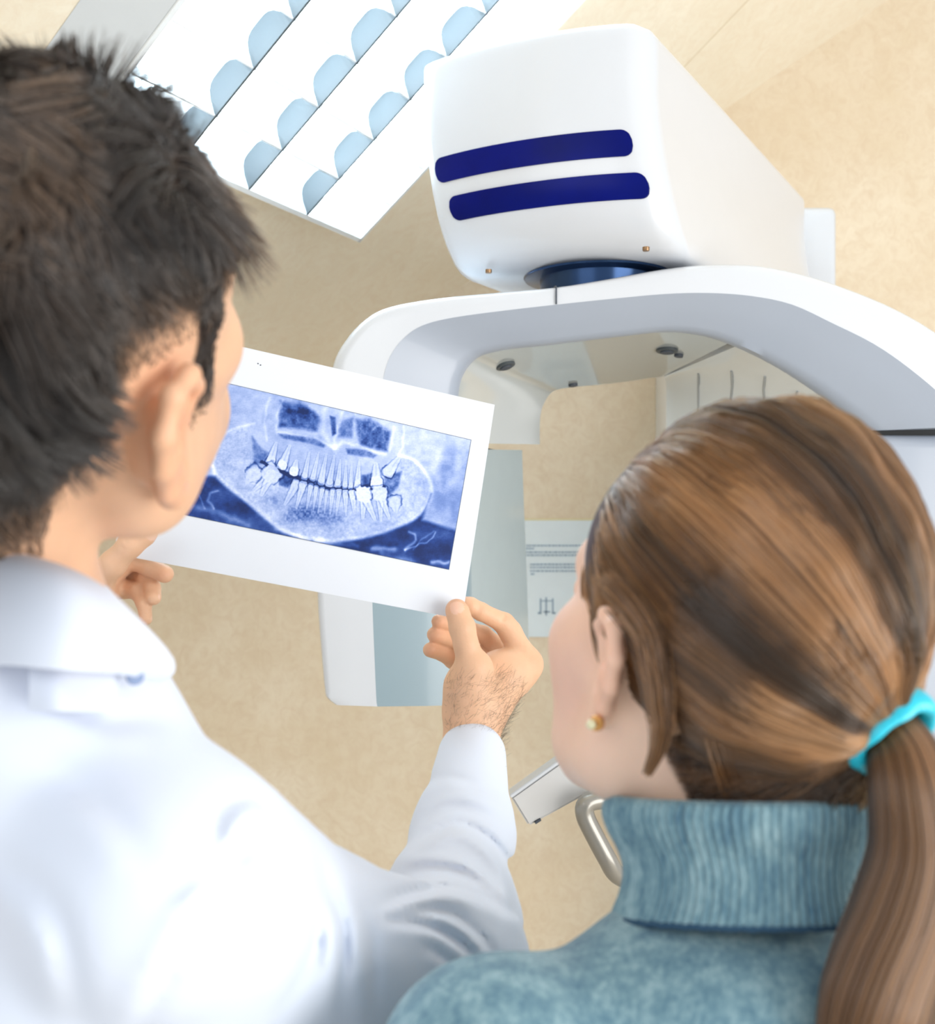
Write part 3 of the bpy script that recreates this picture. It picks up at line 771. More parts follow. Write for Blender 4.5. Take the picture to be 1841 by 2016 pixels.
for a in (((290, 680), [(345, 500)], 88, .5), ((410, 735), [(490, 530)], 92, 1), ((535, 800), [(562, 690)], 92, 1), ((650, 850), [(700, 600)], 60, .2), ((738, 865), [(800, 600)], 52, .1),
          ((828, 900), [(880, 620)], 66, .1), ((915, 915), [(965, 640)], 66, 0), ((1003, 925), [(1030, 680)], 58, .3), ((1078, 950), [(1092, 700)], 50, .2), ((1140, 955), [(1152, 700)], 46, .3), ((1212, 945), [(1232, 680)], 66, .8),
          ((1415, 915), [(1408, 720)], 116, 1), ((1548, 800), [(1655, 655)], 110, .5),
          ((110, 830), [(40, 900)], 150, .3), ((290, 830), [(110, 1000), (190, 1050)], 170, .6), ((560, 935), [(440, 1150)], 90, .2), ((625, 960), [(560, 1190)], 70, .4), ((712, 965), [(670, 1210)], 50, 0), ((772, 985), [(740, 1225)], 42, .1),
          ((835, 1000), [(792, 1240)], 44, .1), ((885, 1020), [(860, 1240)], 36, 0), ((945, 1020), [(920, 1260)], 48, .1), ((1015, 1030), [(985, 1270)], 48, .1), ((1085, 1045), [(1090, 1270)], 56, .3), ((1160, 1050), [(1180, 1250)], 66, .8),
          ((1280, 1050), [(1270, 1300), (1400, 1320)], 150, 1), ((1450, 1040), [(1462, 1320), (1550, 1300)], 140, .7), ((1610, 1130), [(1620, 1230)], 120, .2)): tooth(*a)
# hyoid arcs, streaks, soft ghosts
for P, a, w in (([(420, 760), (382, 775), (375, 815), (400, 850)], .32, 8), ([(1355, 962), (1385, 975), (1388, 1005), (1340, 1050)], .4, 8), ([(1490, 960), (1450, 1010), (1340, 1052)], .34, 5), ([(1480, 955), (1430, 990), (1380, 1050)], .2, 4),
                ([(320, 770), (360, 850)], .22, 5), ([(250, 830), (420, 870), (570, 930)], .24, 16), ([(1180, 1045), (1290, 1050)], .5, 14), ([(1470, 1110), (1550, 1115)], .5, 10), ([(900, 1010), (1100, 1030)], .25, 12), ([(1220, 1070), (1380, 1105)], .25, 14), ([(700, 950), (860, 1005)], .25, 14)):
    v += a*np.exp(-(segd(wx, wy, P)/w)**2)
v += 0.02*grid_noise(RX, RY, 3.5, 30)+0.03*grid_noise(RX*.6, RY*2.2, 6, 31)+0.02*grid_noise(RX*3, RY*.5, 5, 33)
v = np.clip(v*.96-.03, 0, 1)
ed = np.minimum(np.minimum(S_, 1-S_)*2.15, np.minimum(T_, 1-T_))
stops = [(0, (4, 34, 92)), (.18, (22, 58, 132)), (.38, (66, 100, 172)), (.58, (122, 147, 206)), (.75, (172, 189, 230)), (.88, (212, 222, 244)), (1, (244, 247, 255))]
xs_ = [s[0] for s in stops]; colr = np.stack([np.interp(v, xs_, [lin(s[1])[k] for s in stops]) for k in range(3)], -1)
bm_ = (ed < 0.0035)[..., None]; colr = np.where(bm_, np.array(lin((70, 84, 110))), colr)
me = bpy.data.meshes.new('radiograph_print')
idx = np.arange(GX*GY).reshape(GX, GY)
Fq = np.stack([idx[:-1, :-1], idx[1:, :-1], idx[1:, 1:], idx[:-1, 1:]], -1).reshape(-1, 4)
me.vertices.add(GX*GY); me.vertices.foreach_set('co', Pp.reshape(-1, 3).astype(np.float32).ravel())
me.loops.add(Fq.size); me.loops.foreach_set('vertex_index', Fq.astype(np.int32).ravel())
me.polygons.add(len(Fq)); me.polygons.foreach_set('loop_start', np.arange(0, Fq.size, 4, dtype=np.int32)); me.update(calc_edges=True)
ca_ = me.color_attributes.new('col', 'FLOAT_COLOR', 'POINT')
ca_.data.foreach_set('color', np.concatenate([colr.reshape(-1, 3), np.ones((GX*GY, 1))], 1).astype(np.float32).ravel())
def vcmat(name, rough=0.4, coat=0.0, spec=0.5, sss=0.0, bump=0.0, bscale=300, nvar=0.0, nscale=60):
    m, N, L, b = nm(name)
    a = N.new('ShaderNodeAttribute'); a.attribute_name = 'col'
    src = a.outputs['Color']
    tc = N.new('ShaderNodeTexCoord')
    if nvar:
        nz = N.new('ShaderNodeTexNoise'); nz.inputs['Scale'].default_value = nscale; nz.inputs['Detail'].default_value = 6
        L.new(tc.outputs['Object'], nz.inputs['Vector'])
        mr = N.new('ShaderNodeMapRange'); mr.inputs['From Min'].default_value = .3; mr.inputs['From Max'].default_value = .7; mr.inputs['To Min'].default_value = 1-nvar; mr.inputs['To Max'].default_value = 1+nvar
        L.new(nz.outputs['Fac'], mr.inputs['Value'])
        vm = N.new('ShaderNodeVectorMath'); vm.operation = 'SCALE'; L.new(src, vm.inputs[0]); L.new(mr.outputs[0], vm.inputs['Scale']); src = vm.outputs[0]
    L.new(src, b.inputs['Base Color']); b.inputs['Roughness'].default_value = rough; b.inputs['Coat Weight'].default_value = coat; b.inputs['Specular IOR Level'].default_value = spec
    if sss:
        b.inputs['Subsurface Weight'].default_value = sss; b.inputs['Subsurface Scale'].default_value = 0.005; b.inputs['Subsurface Radius'].default_value = (1, .35, .2)
    if bump:
        n2 = N.new('ShaderNodeTexNoise'); n2.inputs['Scale'].default_value = bscale; n2.inputs['Detail'].default_value = 5
        L.new(tc.outputs['Object'], n2.inputs['Vector']); bp = N.new('ShaderNodeBump'); bp.inputs['Strength'].default_value = bump; bp.inputs['Distance'].default_value = 0.001
        L.new(n2.outputs['Fac'], bp.inputs['Height']); L.new(bp.outputs['Normal'], b.inputs['Normal'])
    return m
link('radiograph_print', me, vcmat('radiograph_ink', 0.35, spec=0.4), paper)['label'] = 'blue panoramic x-ray picture of jaws and teeth'
prism_tiny = []
# two specks near the top left of the sheet
for px, py in ((508, 716), (513, 719)):
    c = pp(px, py, 0.0004); disc('print_mark', c, pn, 0.0007, 0.0004, M_seam, paper, seg=8)

# ------------------------------------------------------------------ people helpers
def frame(yaw, tilt, roll=0.0):
    cy, sy = math.cos(yaw), math.sin(yaw)                # yaw > 0 turns to +x
    right = np.array([cy, -sy, 0]); fwd = np.array([sy*math.cos(tilt), cy*math.cos(tilt), math.sin(tilt)])
    up = np.cross(right, fwd)
    if roll:
        c, s = math.cos(roll), math.sin(roll); right, up = right*c-up*s, up*c+right*s
    return np.stack([right, fwd, up])
def head_prims(S, O, Fm, sc, tall=1.0, earrot=0.0, earsc=1.0, js=1.0, wide=1.0):
    W = lambda x, y, z: O+sc*(np.array([x, y, z if z > -.036 else -.036+(z+.036)*js])@Fm)
    g = sc
    S.ell(W(0, -.018, .048*tall), np.array([.077*wide, .098*(1+(wide-1)*.6), .086*tall])*g, Fm, k=.01)
    S.ell(W(0, .03, .045*tall), np.array([.066*wide**1.3, .056*wide**1.6, .062*tall*wide**1.8])*g, Fm, k=.02*g)
    S.ell(W(0, .038, -.02), np.array([.059, .054, .076])*g, Fm, k=.02*g)
    for s in (-1, 1):
        S.cone(W(s*.042, .066, -.012), W(s*.05, .04, -.008), .018*g, .016*g, k=.02*g)
        if wide == 1.0: S.cone(W(s*.044, .056, -.018), W(s*.040, .056, -.072), .020*g, .019*g, k=.03*g)
        S.chain([W(s*.058, .0, -.03), W(s*.053, .008, -.064), W(s*.022, .072, -.098)], [.017*g, .016*g, .017*g], k=.03*g)
    S.cone(W(-.008, .082, -.1), W(.008, .082, -.1), .018*g, k=.025*g)
    S.ell(W(0, .074, -.066), np.array([.028, .024, .028])*g, Fm, k=.02*g)
    S.cone(W(-.035, .078, .032), W(.035, .078, .032), .012*g, k=.02*g)
    for s in (-1, 1):
        S.cone(W(s*.031, .105, .012), W(s*.031, .105, .012), .014*g, k=.02*g, sub=True)
        S.cone(W(s*.031, .083, .012), W(s*.031, .083, .012), .0125*g, k=.002*g)
    S.chain([W(0, .086, .024), W(0, .104, -.01), W(0, .115, -.028)], [.006*g, .008*g, .0105*g], k=.012*g)
    for s in (-1, 1): S.cone(W(s*.012, .1, -.033), W(s*.012, .1, -.033), .007*g, k=.006*g)
    S.chain([W(-.022, .09, -.062), W(0, .099, -.0585), W(.022, .09, -.062)], [.003*g, .005*g, .003*g], k=.004*g)
    S.chain([W(-.02, .09, -.07), W(0, .097, -.0715), W(.02, .09, -.07)], [.003*g, .0055*g, .003*g], k=.004*g)
    # ears
    ca, sa = math.cos(earrot), math.sin(earrot); q = earsc
    for s in (-1, 1):
        def Ew(out, y, z):
            y2, z2 = y*ca-z*sa, y*sa+z*ca
            return W(s*(.073*wide+out*q), -.004+y2*q, -.004+z2*q)
        rim = [(.002, .013, .004), (.007, .016, .022), (.013, .006, .034), (.018, -.010, .033), (.020, -.019, .018), (.018, -.018, .0), (.013, -.011, -.018), (.007, -.002, -.028), (.003, .007, -.030)]
        rad = [.003, .0038, .0045, .0048, .0046, .0044, .0046, .0062, .0052]
        S.chain([Ew(*r) for r in rim], [r*g*q for r in rad], k=.004*g)
        ed_ = Fm
        S.cone(Ew(-.002, .0, .012), Ew(.0, .0, -.014), .013*g*q, .012*g*q, k=.006*g)
        S.chain([Ew(.010, -.008, .022), Ew(.014, -.010, .004), Ew(.009, -.003, -.014)], [.0045*g*q, .005*g*q, .005*g*q], k=.007*g)
        S.cone(Ew(.016, .004, .004), Ew(.016, .004, -.008), .0065*g*q, .006*g*q, k=.004*g, sub=True)
        S.cone(Ew(.017, .002, .018), Ew(.019, -.011, .014), .0028*g*q, .0026*g*q, k=.003*g, sub=True)
    return W

# ------------------------------------------------------------------ the doctor
DS = 1.20
DY = math.radians(35); DT = math.radians(33)
DF = frame(DY, DT, math.radians(27))
earp = at(350, 876, 0.485)
DO = earp-DS*(np.array([.090, -.004, -.004])@DF)
Sd = SDF()
DW_ = head_prims(Sd, DO, DF, DS, tall=.84, earrot=math.radians(-4), earsc=.88, js=.5, wide=1.11)
nb = at(-30, 1290, .57)
Sd.cone(DW_(-.005, -.035, -.02), nb, .057, .058, k=.03)
Sd.cone(DW_(0, -.045, .0), nb+np.array([-.01, -.005, 0]), .05, .054, k=.03)
# inner trunk and arms (under the clothes)
SR = at(330, 1735, .50); SL = SR+np.array([-.27, .23, .02]); ER = at(885, 1905, .75); WR = at(925, 1475, 1.02)
EL = SL+np.array([-.05, .16, -.2]); WL = at(150, 1215, .985)
Sd.chain([nb, nb+np.array([0, .02, -.12]), nb+np.array([0, .03, -.35])], [.06, .1, .1], k=.04)
Sd.chain([nb, SR], [.04, .045], k=.03); Sd.chain([nb, SL], [.04, .045], k=.03)
Sd.chain([SR, ER], [.040, .027], k=.02); Sd.chain([SL, EL], [.045, .036], k=.02)
Sd.chain([ER, at(888, 1790, .83), at(912, 1640, .93), at(927, 1500, 1.01), WR], [.027, .028, .025, .024, .024], k=.006); Sd.chain([EL, EL*.45+WL*.55, WL], [.038, .034, .026], k=.02)
# right hand (zoomed tracing units)
def h(zx, zy, d): return at(780+zx*.18468, 1140+zy*.18468, d)
def r(z, d=1.05): return z*.18468*d/FPX
dp = 1.05
Sd.chain([h(780, 1640, 1.03), h(760, 1400, 1.035)], [r(270), r(250)], k=.012)
Sd.chain([h(860, 1640, 1.035), h(930, 1350, 1.045), h(1180, 1010, 1.07), h(1330, 930, 1.078)], [r(225), r(260), r(250), r(200)], k=.014)
Sd.chain([h(760, 1400, 1.035), h(770, 1150, 1.03), h(830, 960, 1.025)], [r(225), r(232), r(205)], k=.012)
Sd.chain([h(1000, 1200, 1.06), h(1000, 950, 1.06)], [r(240), r(130)], k=.014)
Sd.chain([h(1250, 1100, 1.085), h(1395, 905, 1.08)], [r(180), r(160)], k=.01)
# thumb
Sd.chain([h(800, 900, 1.024), h(745, 700, 1.024), h(705, 520, 1.028), h(655, 350, 1.033), h(640, 322, 1.034)], [r(150), r(122), r(130), r(112), r(104)], k=.006)
# index finger
Sd.chain([h(1395, 905, 1.08), h(1215, 560, 1.085), h(1150, 470, 1.083)], [r(160), r(118), r(112)], k=.006)
Sd.chain([h(1150, 470, 1.083), h(900, 345, 1.070), h(790, 285, 1.066), h(735, 262, 1.065)], [r(112), r(95), r(90), r(76)], k=.004)
# middle, ring, little finger curled behind
Sd.chain([h(1330, 930, 1.098), h(1050, 700, 1.115), h(930, 590, 1.110)], [r(130), r(105), r(100)], k=.003)
Sd.chain([h(930, 590, 1.110), h(640, 480, 1.095), h(450, 452, 1.078)], [r(95), r(82), r(78)], k=.003)
Sd.chain([h(1200, 1000, 1.11), h(860, 760, 1.125), h(700, 690, 1.115)], [r(120), r(105), r(100)], k=.003)
Sd.chain([h(700, 690, 1.112), h(560, 640, 1.098), h(410, 592, 1.080)], [r(98), r(88), r(86)], k=.003)
Sd.chain([h(1000, 1150, 1.10), h(700, 930, 1.12), h(600, 860, 1.115)], [r(120), r(105), r(100)], k=.003)
Sd.chain([h(600, 860, 1.112), h(490, 790, 1.100), h(365, 755, 1.082)], [r(98), r(86), r(84)], k=.003)
# creases
for P in ([h(560, 480, 1.02), h(700, 440, 1.005), h(830, 480, 1.02)], [h(590, 560, 1.01), h(710, 520, 1.005), h(840, 560, 1.02)], [h(900, 270, 1.06), h(880, 400, 1.055)], [h(1160, 400, 1.075), h(1090, 500, 1.06), h(1060, 590, 1.06)],
          [h(1290, 600, 1.07), h(1190, 650, 1.06), h(1120, 700, 1.06)], [h(1340, 745, 1.065), h(1180, 745, 1.05), h(1060, 790, 1.045)], [h(600, 870, 1.0), h(720, 880, .995)], [h(560, 1000, 1.0), h(660, 980, .995)], [h(570, 920, 1.0), h(680, 915, .995)]):
    Sd.crease(P, .0017, .0018)
# left hand
def g(zx, zy, d): return at(180+zx*.12895, 1000+zy*.12895, d)
def r2(z, d=.97): return z*.12895*d/FPX
Sd.chain([WL, g(0, 1400, .985), g(60, 1150, .975)], [.026, r2(260), r2(260)], k=.012)
Sd.chain([g(60, 1150, .975), g(330, 850, .96), g(600, 560, .957), g(800, 400, .960), g(850, 355, .962)], [r2(250), r2(190), r2(178), r2(168), r2(155)], k=.006)
Sd.chain([g(120, 1150, 1.0), g(380, 900, 1.01), g(620, 800, 1.012)], [r2(240), r2(200), r2(160)], k=.006)
Sd.chain([g(620, 800, 1.012), g(900, 910, 1.005), g(1120, 1010, 1.0)], [r2(150), r2(148), r2(142)], k=.003)
Sd.chain([g(330, 1050, 1.03), g(650, 980, 1.03), g(830, 1060, 1.02)], [r2(170), r2(135), r2(132)], k=.003)
Sd.chain([g(830, 1060, 1.018), g(930, 1220, 1.008), g(950, 1370, 1.0)], [r2(130), r2(128), r2(122)], k=.003)
Sd.chain([g(180, 1250, 1.01), g(500, 1230, 1.02), g(700, 1270, 1.012)], [r2(200), r2(160), r2(135)], k=.003)
Sd.chain([g(700, 1270, 1.012), g(800, 1450, 1.005), g(835, 1700, .998)], [r2(132), r2(118), r2(98)], k=.003)
Sd.chain([g(200, 1350, 1.03), g(320, 1380, 1.04)], [r2(160), r2(90)], k=.004)
Sd.chain([g(60, 1150, .975), g(200, 1300, 1.0)], [r2(200), r2(170)], k=.01)
for P in ([g(450, 600, .945), g(600, 690, .94)], [g(520, 520, .945), g(680, 640, .94)], [g(830, 930, .98), g(850, 830, .98)], [g(800, 1200, .99), g(860, 1060, .99)], [g(560, 1350, .99), g(600, 1180, .99)]): Sd.crease(P, .0017, .0018)
# nails : slight flat dents with rims
M_skinD = vcmat('skin_man', rough=0.5, spec=0.4, sss=0.12, bump=0.25, bscale=420, nvar=0.05, nscale=45)
body = Sd.obj('person', 0.00145, M_skinD, None, smooth=2)
tag(body, 'man in a white coat seen from behind, holding up the x-ray sheet in both hands', 'person')
nails = [(h(648, 305, 1.019), (h(720, 300, 1.02)-h(570, 315, 1.02))/2, (h(660, 370, 1.02)-h(640, 240, 1.02))/2, .008),
         (g(900, 395, .95), (g(960, 440, .95)-g(800, 330, .95))/2, (g(975, 330, .95)-g(850, 440, .95))/2, .012),
         (g(1035, 1340, .99), (g(1075, 1340, .99)-g(1000, 1340, .99))/2, (g(1035, 1430, .99)-g(1035, 1260, .99))/2, .008),
         (g(915, 1670, .99), (g(950, 1670, .99)-g(880, 1670, .99))/2, (g(925, 1770, .99)-g(915, 1600, .99))/2, .008)]
def hairline_d(q):
    x, y, z = np.abs(q[:, 0]), q[:, 1], q[:, 2]
    base = np.interp(y, [-.13, -.07, -.045, -.034, -.026, -.018, .021, .025, .040, .044, .055, .075, .11], [-.045, -.052, -.046, -.020, .018, .034, .034, -.022, -.022, .034, .040, .070, .08])
    return z-base
def col_doc(co):
    q = ((co-DO)@DF.T)/DS
    c = np.tile(np.array(lin((227, 182, 148))), (len(co), 1))
    hd = co[:, 1] < .80
    # redder ear, warmer neck
    er = np.exp(-(((np.abs(q[:, 0])-.093)/.012)**2+((q[:, 1]+.004)/.025)**2+((q[:, 2])/.035)**2))
    c = c*(1-er[:, None]*.5)+er[:, None]*.5*np.array(lin((226, 150, 116)))
    hl = hairline_d(q); w = sst(-.006, .022, hl+.0015*snoise(co, 500, 3))*hd*(q[:, 2] > -.09)*~((np.abs(q[:, 0]) > .0845) & (q[:, 2] < .034) & (q[:, 1] > -.030) & (q[:, 1] < .05))
    c = c*(1-w[:, None])+w[:, None]*np.array(lin((44, 34, 28)))
    for (ct, a, b, th) in nails:
        u = (co-ct)@a/(a@a); vv = (co-ct)@b/(b@b); nn = np.cross(a, b); nn /= np.linalg.norm(nn); dd_ = np.abs((co-ct)@nn)
        m = ((np.abs(u)**3+np.abs(vv)**3) < 1) & (dd_ < th)
        c[m] = lin((236, 196, 172))
    kn = np.zeros(len(co))
    for kp in (h(1480, 880, 1.07), h(440, 455, 1.07), h(400, 590, 1.07), h(350, 750, 1.07), h(640, 300, 1.03), g(1100, 1050, .99)): kn += np.exp(-(((co-kp)**2).sum(1))/.010**2)
    kn = np.clip(kn, 0, 1)[:, None]*.3
    c = c*(1-kn)+kn*np.array(lin((228, 148, 112)))
    return c
vcol(body, col_doc)
def bodydata(o):
    n = len(o.data.vertices); co = np.zeros(n*3, np.float32); o.data.vertices.foreach_get('co', co)
    no = np.zeros(n*3, np.float32); o.data.vertex_normals.foreach_get('vector', no)
    return co.reshape(-1, 3).astype(float), no.reshape(-1, 3).astype(float)
co, no = bodydata(body); q = ((co-DO)@DF.T)/DS
hl = hairline_d(q)
def settone(o, t):
    a = o.data.attributes.new('tone', 'FLOAT', 'CURVE'); a.data.foreach_set('value', np.clip(t, 0, 1).astype(np.float32))
def hairmat(name, c_dark, c_mid, c_lite, rough=0.32, spec=0.7, fibre=False):
    m, N, L, b = nm(name)
    hi = N.new('ShaderNodeAttribute'); hi.attribute_name = 'tone'; rr_ = N.new('ShaderNodeValToRGB'); el = rr_.color_ramp.elements
    el[0].color = (*lin(c_dark), 1); el[1].color = (*lin(c_lite), 1); e3 = el.new(0.5); e3.color = (*lin(c_mid), 1)
    L.new(hi.outputs['Fac'], rr_.inputs['Fac']); L.new(rr_.outputs['Color'], b.inputs['Base Color'])
    b.inputs['Roughness'].default_value = rough; b.inputs['Specular IOR Level'].default_value = spec
    b.inputs['Sheen Weight'].default_value = 0.1
    if fibre:
        hb = N.new('ShaderNodeBsdfHairPrincipled'); hb.parametrization = 'COLOR'; L.new(rr_.outputs['Color'], hb.inputs['Color'])
        hb.inputs['Roughness'].default_value = .28; hb.inputs['Radial Roughness'].default_value = .5; hb.inputs['Coat'].default_value = .3
        ms = N.new('ShaderNodeMixShader'); ms.inputs[0].default_value = .4; L.new(b.outputs[0], ms.inputs[1]); L.new(hb.outputs[0], ms.inputs[2])
        L.new(ms.outputs[0], N['Material Output'].inputs['Surface'])
    return m
M_hairD = hairmat('dark_brown_hair', (32, 26, 24), (70, 56, 46), (134, 106, 82), 0.38, 0.8)
sel = np.nonzero((hl > -.002) & (co[:, 1] < .8) & (q[:, 2] > -.07) & (np.abs(q[:, 0]) < .12) & ~((np.abs(q[:, 0]) > .0845) & (q[:, 2] < .034) & (q[:, 1] > -.030) & (q[:, 1] < .030)))[0]
NH = 30000; pick = rng.choice(sel, NH)
root = co[pick]+rng.normal(size=(NH, 3))*.0009; nr = no[pick]; ql = q[pick]; hh_ = hl[pick]
K = 3600; gk = rng.choice(NH, K, replace=False)
down = -DF[2]; backd = -DF[1]; rightd = DF[0]
def flow(Pq, n_, P):
    top = sst(.05, .11, Pq[:, 2])[:, None]
    fr = (sst(.01, .05, Pq[:, 1])*sst(.03, .05, Pq[:, 2]))[:, None]
    d = down*(1-top)*(1-.9*fr)-DF[1]*fr*.5+(DF[1]*-.2+rightd*.75-DF[2]*.1)*top
    d = d+np.stack([snoise(P, 55, 21), snoise(P, 55, 22), snoise(P, 55, 23)], 1)*(0.30+.55*top)
    d = d-n_*(d*n_).sum(1)[:, None]; d /= np.linalg.norm(d, axis=1)[:, None]+1e-9
    return d
fl = flow(ql, nr, root)
Ln = np.maximum(np.interp(hh_, [0, .03, .07, .12], [.003, .008, .016, .021]), .0185*sst(-.01, .03, ql[:, 1])*sst(.035, .06, ql[:, 2]))*(0.8+.4*rng.random(NH))
n_ = 7; tpar = np.linspace(0, 1, n_)
lift = (np.interp(hh_, [0, .05, .12], [.24, .40, .5])+.30*sst(-.01, .03, ql[:, 1])*sst(.035, .06, ql[:, 2]))[:, None]
cur = np.stack([snoise(root, 90, 31), snoise(root, 90, 32), snoise(root, 90, 33)], 1)*.6
P = np.zeros((NH, n_, 3))
for i, t in enumerate(tpar):
    P[:, i] = root+Ln[:, None]*t*(nr*lift*(1-.55*t)+fl*(.55+.6*t)+cur*t*t)
# clump toward guides
gr = root[gk]; near = np.zeros(NH, int)
for a in range(0, NH, 3000):
    d2 = ((root[a:a+3000, None]-gr[None])**2).sum(-1); near[a:a+3000] = d2.argmin(1)
G = P[gk][near]
for i, t in enumerate(tpar):
    w = .62*t**1.2*np.interp(hh_, [0, .03, .06], [0, .3, 1])[:, None]
    P[:, i] = P[:, i]*(1-w)+G[:, i]*w
R_ = np.full((NH, n_), .00030)*(1-.75*tpar**2)
hairD = strands('hair', P, R_, M_hairD, body)
settone(hairD, .47+.3*rng.normal(size=NH)*.6+.34*snoise(G[:, 3], 60, 44)+.35*sst(.05, .0, hh_)-.1)
hairD['label'] = 'short wavy dark brown hair'; 
# fine hairs on the wrist and hand back
selw = np.nonzero((np.linalg.norm(co-h(1000, 1450, 1.01), axis=1) < .055) & (co[:, 0] > h(520, 1500, 1.0)[0]) & (co[:, 2] < h(900, 1000, 1.03)[2]))[0]
if len(selw):
    pk = rng.choice(selw, 1100); rt = co[pk]; nw = no[pk]; fd = (h(1250, 1150, 1.03)-h(900, 1600, 1.03)); fd /= np.linalg.norm(fd)
    L_ = (.004+.005*rng.random(1100))[:, None]; dd2_ = fd+rng.normal(size=(1100, 3))*.45
    Pw = np.stack([rt+L_*t*(nw*.45*(1-.5*t)+dd2_*(.4+.6*t)) for t in np.linspace(0, 1, 5)], 1)
    settone(strands('wrist_hair', Pw, np.full((1100, 5), .000055), M_hairD, body), np.full(1100, .5))

# coat
Cd = SDF()
CF = frame(math.radians(41), 0)
mid = (SR+SL)/2
Cd.ell(mid+np.array([0, .0, -.14])+CF[1]*.02, (.205, .125, .215), CF, k=.03)
Cd.chain([nb+np.array([.012, 0, -.045]), SR+np.array([-.03, .02, .012])], [.058, .058], k=.05)
Cd.chain([nb+np.array([-.012, .01, -.045]), SL+np.array([.03, -.02, .012])], [.058, .058], k=.05)
Cd.chain([at(-20, 1360, .555), at(110, 1460, .54)], [.070, .056], k=.04)
Cd.chain([at(-20, 1360, .555), at(-250, 1360, .64)], [.070, .06], k=.04)
Cd.ell(mid+np.array([0, 0, -.5]), (.19, .125, .28), CF, k=.08)
Cd.ell(mid+np.array([0, 0, -.72]), (.19, .13, .26), CF, k=.08)
MR = at(600, 1880, .62); FM = at(888, 1790, .83); FW = at(912, 1640, .93); CW = at(929, 1490, 1.01)
Cd.chain([SR, MR, ER, FM, FW, CW], [.064, .058, .054, .053, .043, .0335], k=.02)
Cd.chain([SL, SL*.5+EL*.5, EL, EL*.4+WL*.6, WL+np.array([-.012, -.03, -.03])], [.066, .062, .055, .045, .034], k=.03)
cd = (CW-FW)/np.linalg.norm(CW-FW)
Cd.cone(CW+cd*.066, CW+cd*.08, .05, sub=True, k=.001)
# folds : shoulder pleat, elbow creases, back folds
0 and Cd.chain([at(440, 1580, .435), at(470, 1560, .435), at(520, 1575, .44), at(560, 1610, .455), at(585, 1640, .47)], [.002, .006, .007, .006, .003], k=.012)
for P_, rs, k in (([at(760, 1830, .70), at(850, 1800, .74), at(960, 1850, .76)], [.003, .008, .004], .02), ([at(770, 1870, .69), at(870, 1860, .72), at(980, 1920, .74)], [.003, .009, .004], .02), ([at(830, 1700, .84), at(920, 1660, .86), at(1000, 1700, .88)], [.003, .007, .004], .018),
               ([at(800, 1770, .78), at(890, 1720, .80), at(1000, 1790, .82)], [.003, .007, .004], .018), ([at(860, 1600, .92), at(930, 1570, .93), at(990, 1600, .94)], [.002, .005, .003], .014), ([at(850, 1650, .90), at(930, 1610, .91), at(1000, 1650, .93)], [.002, .005, .003], .014)):
    pass
def coat_disp(P):
    # drape folds of the cloth: ridge beside groove along each fold line
    q = P.reshape(-1, 3); out = np.zeros(len(q))
    X = CX+q[:, 0]/q[:, 1]*FPX; Y = CY-(q[:, 2]-EYE)/q[:, 1]*FPX
    for pts, amp, w in FOLDS:
        pl = catmull(pts, 14); ln = np.r_[0, np.cumsum(np.hypot(*(np.diff(pl, axis=0).T)))]; best = np.full(len(q), 1e9); sg = np.zeros(len(q)); tt = np.zeros(len(q))
        for k in range(13):
            a, b = pl[k], pl[k+1]; d = b-a; t = np.clip(((X-a[0])*d[0]+(Y-a[1])*d[1])/(d@d+1e-9), 0, 1)
            dx, dy = X-a[0]-t*d[0], Y-a[1]-t*d[1]; dd = np.hypot(dx, dy); m = dd < best
            best[m] = dd[m]; sg[m] = np.sign(d[0]*dy-d[1]*dx)[m]; tt[m] = (ln[k]+t*(ln[k+1]-ln[k]))[m]/ln[-1]
        s_ = best*sg/w; fade = np.sin(np.clip(tt, 0.02, .98)*math.pi)**.6
        out += 1.5*amp*fade*(np.exp(-(s_/.8)**2)-.8*np.exp(-((s_-1.5)/1.1)**2))
    return out.reshape(P.shape[:-1]).astype(np.float32)
FOLDS = [([(425, 1680), (436, 1610), (480, 1572), (525, 1587), (550, 1640)], .0036, 18), ([(525, 1610), (429, 1750), (362, 1863), (270, 2030)], .003, 24), ([(316, 1775), (429, 1705), (520, 1660)], .003, 24),
         ([(621, 1683), (650, 1756), (678, 1841), (667, 1970)], .0045, 17), ([(592, 1690), (632, 1784), (615, 1880), (540, 2000)], .0036, 22), ([(700, 1760), (730, 1850), (740, 2000)], .0025, 18),
         ([(815, 1668), (847, 1642), (904, 1622), (960, 1650), (1006, 1711), (1024, 1800)], .0055, 13), ([(830, 1545), (881, 1530), (926, 1541), (990, 1562)], .002, 11), ([(842, 1590), (900, 1570), (1000, 1600)], -.0022, 13),
         ([(740, 1785), (819, 1756), (904, 1750), (1000, 1795)], .004, 12), ([(745, 1810), (847, 1824), (915, 1863), (965, 1925)], .004, 12), ([(790, 1700), (860, 1690), (930, 1710), (1000, 1770)], -.003, 13), ([(800, 1790), (890, 1800), (960, 1860), (990, 1930)], .0035, 11),
         ([(830, 1860), (890, 1900), (910, 1980)], .003, 11), ([(20, 1330), (160, 1400), (300, 1420)], .002, 26), ([(60, 1500), (200, 1580), (300, 1700)], .002, 34), ([(0, 1700), (110, 1800), (160, 2000)], .0025, 34)]
M_coat = pbr('white_coat_cotton', (222, 229, 243), 0.75, spec=0.25, var=0.01, bump=0.08, bscale=900)
coat = Cd.obj('coat', 0.0031, M_coat, body, disp=coat_disp, smooth=3)
coat['label'] = 'white cotton doctor coat'
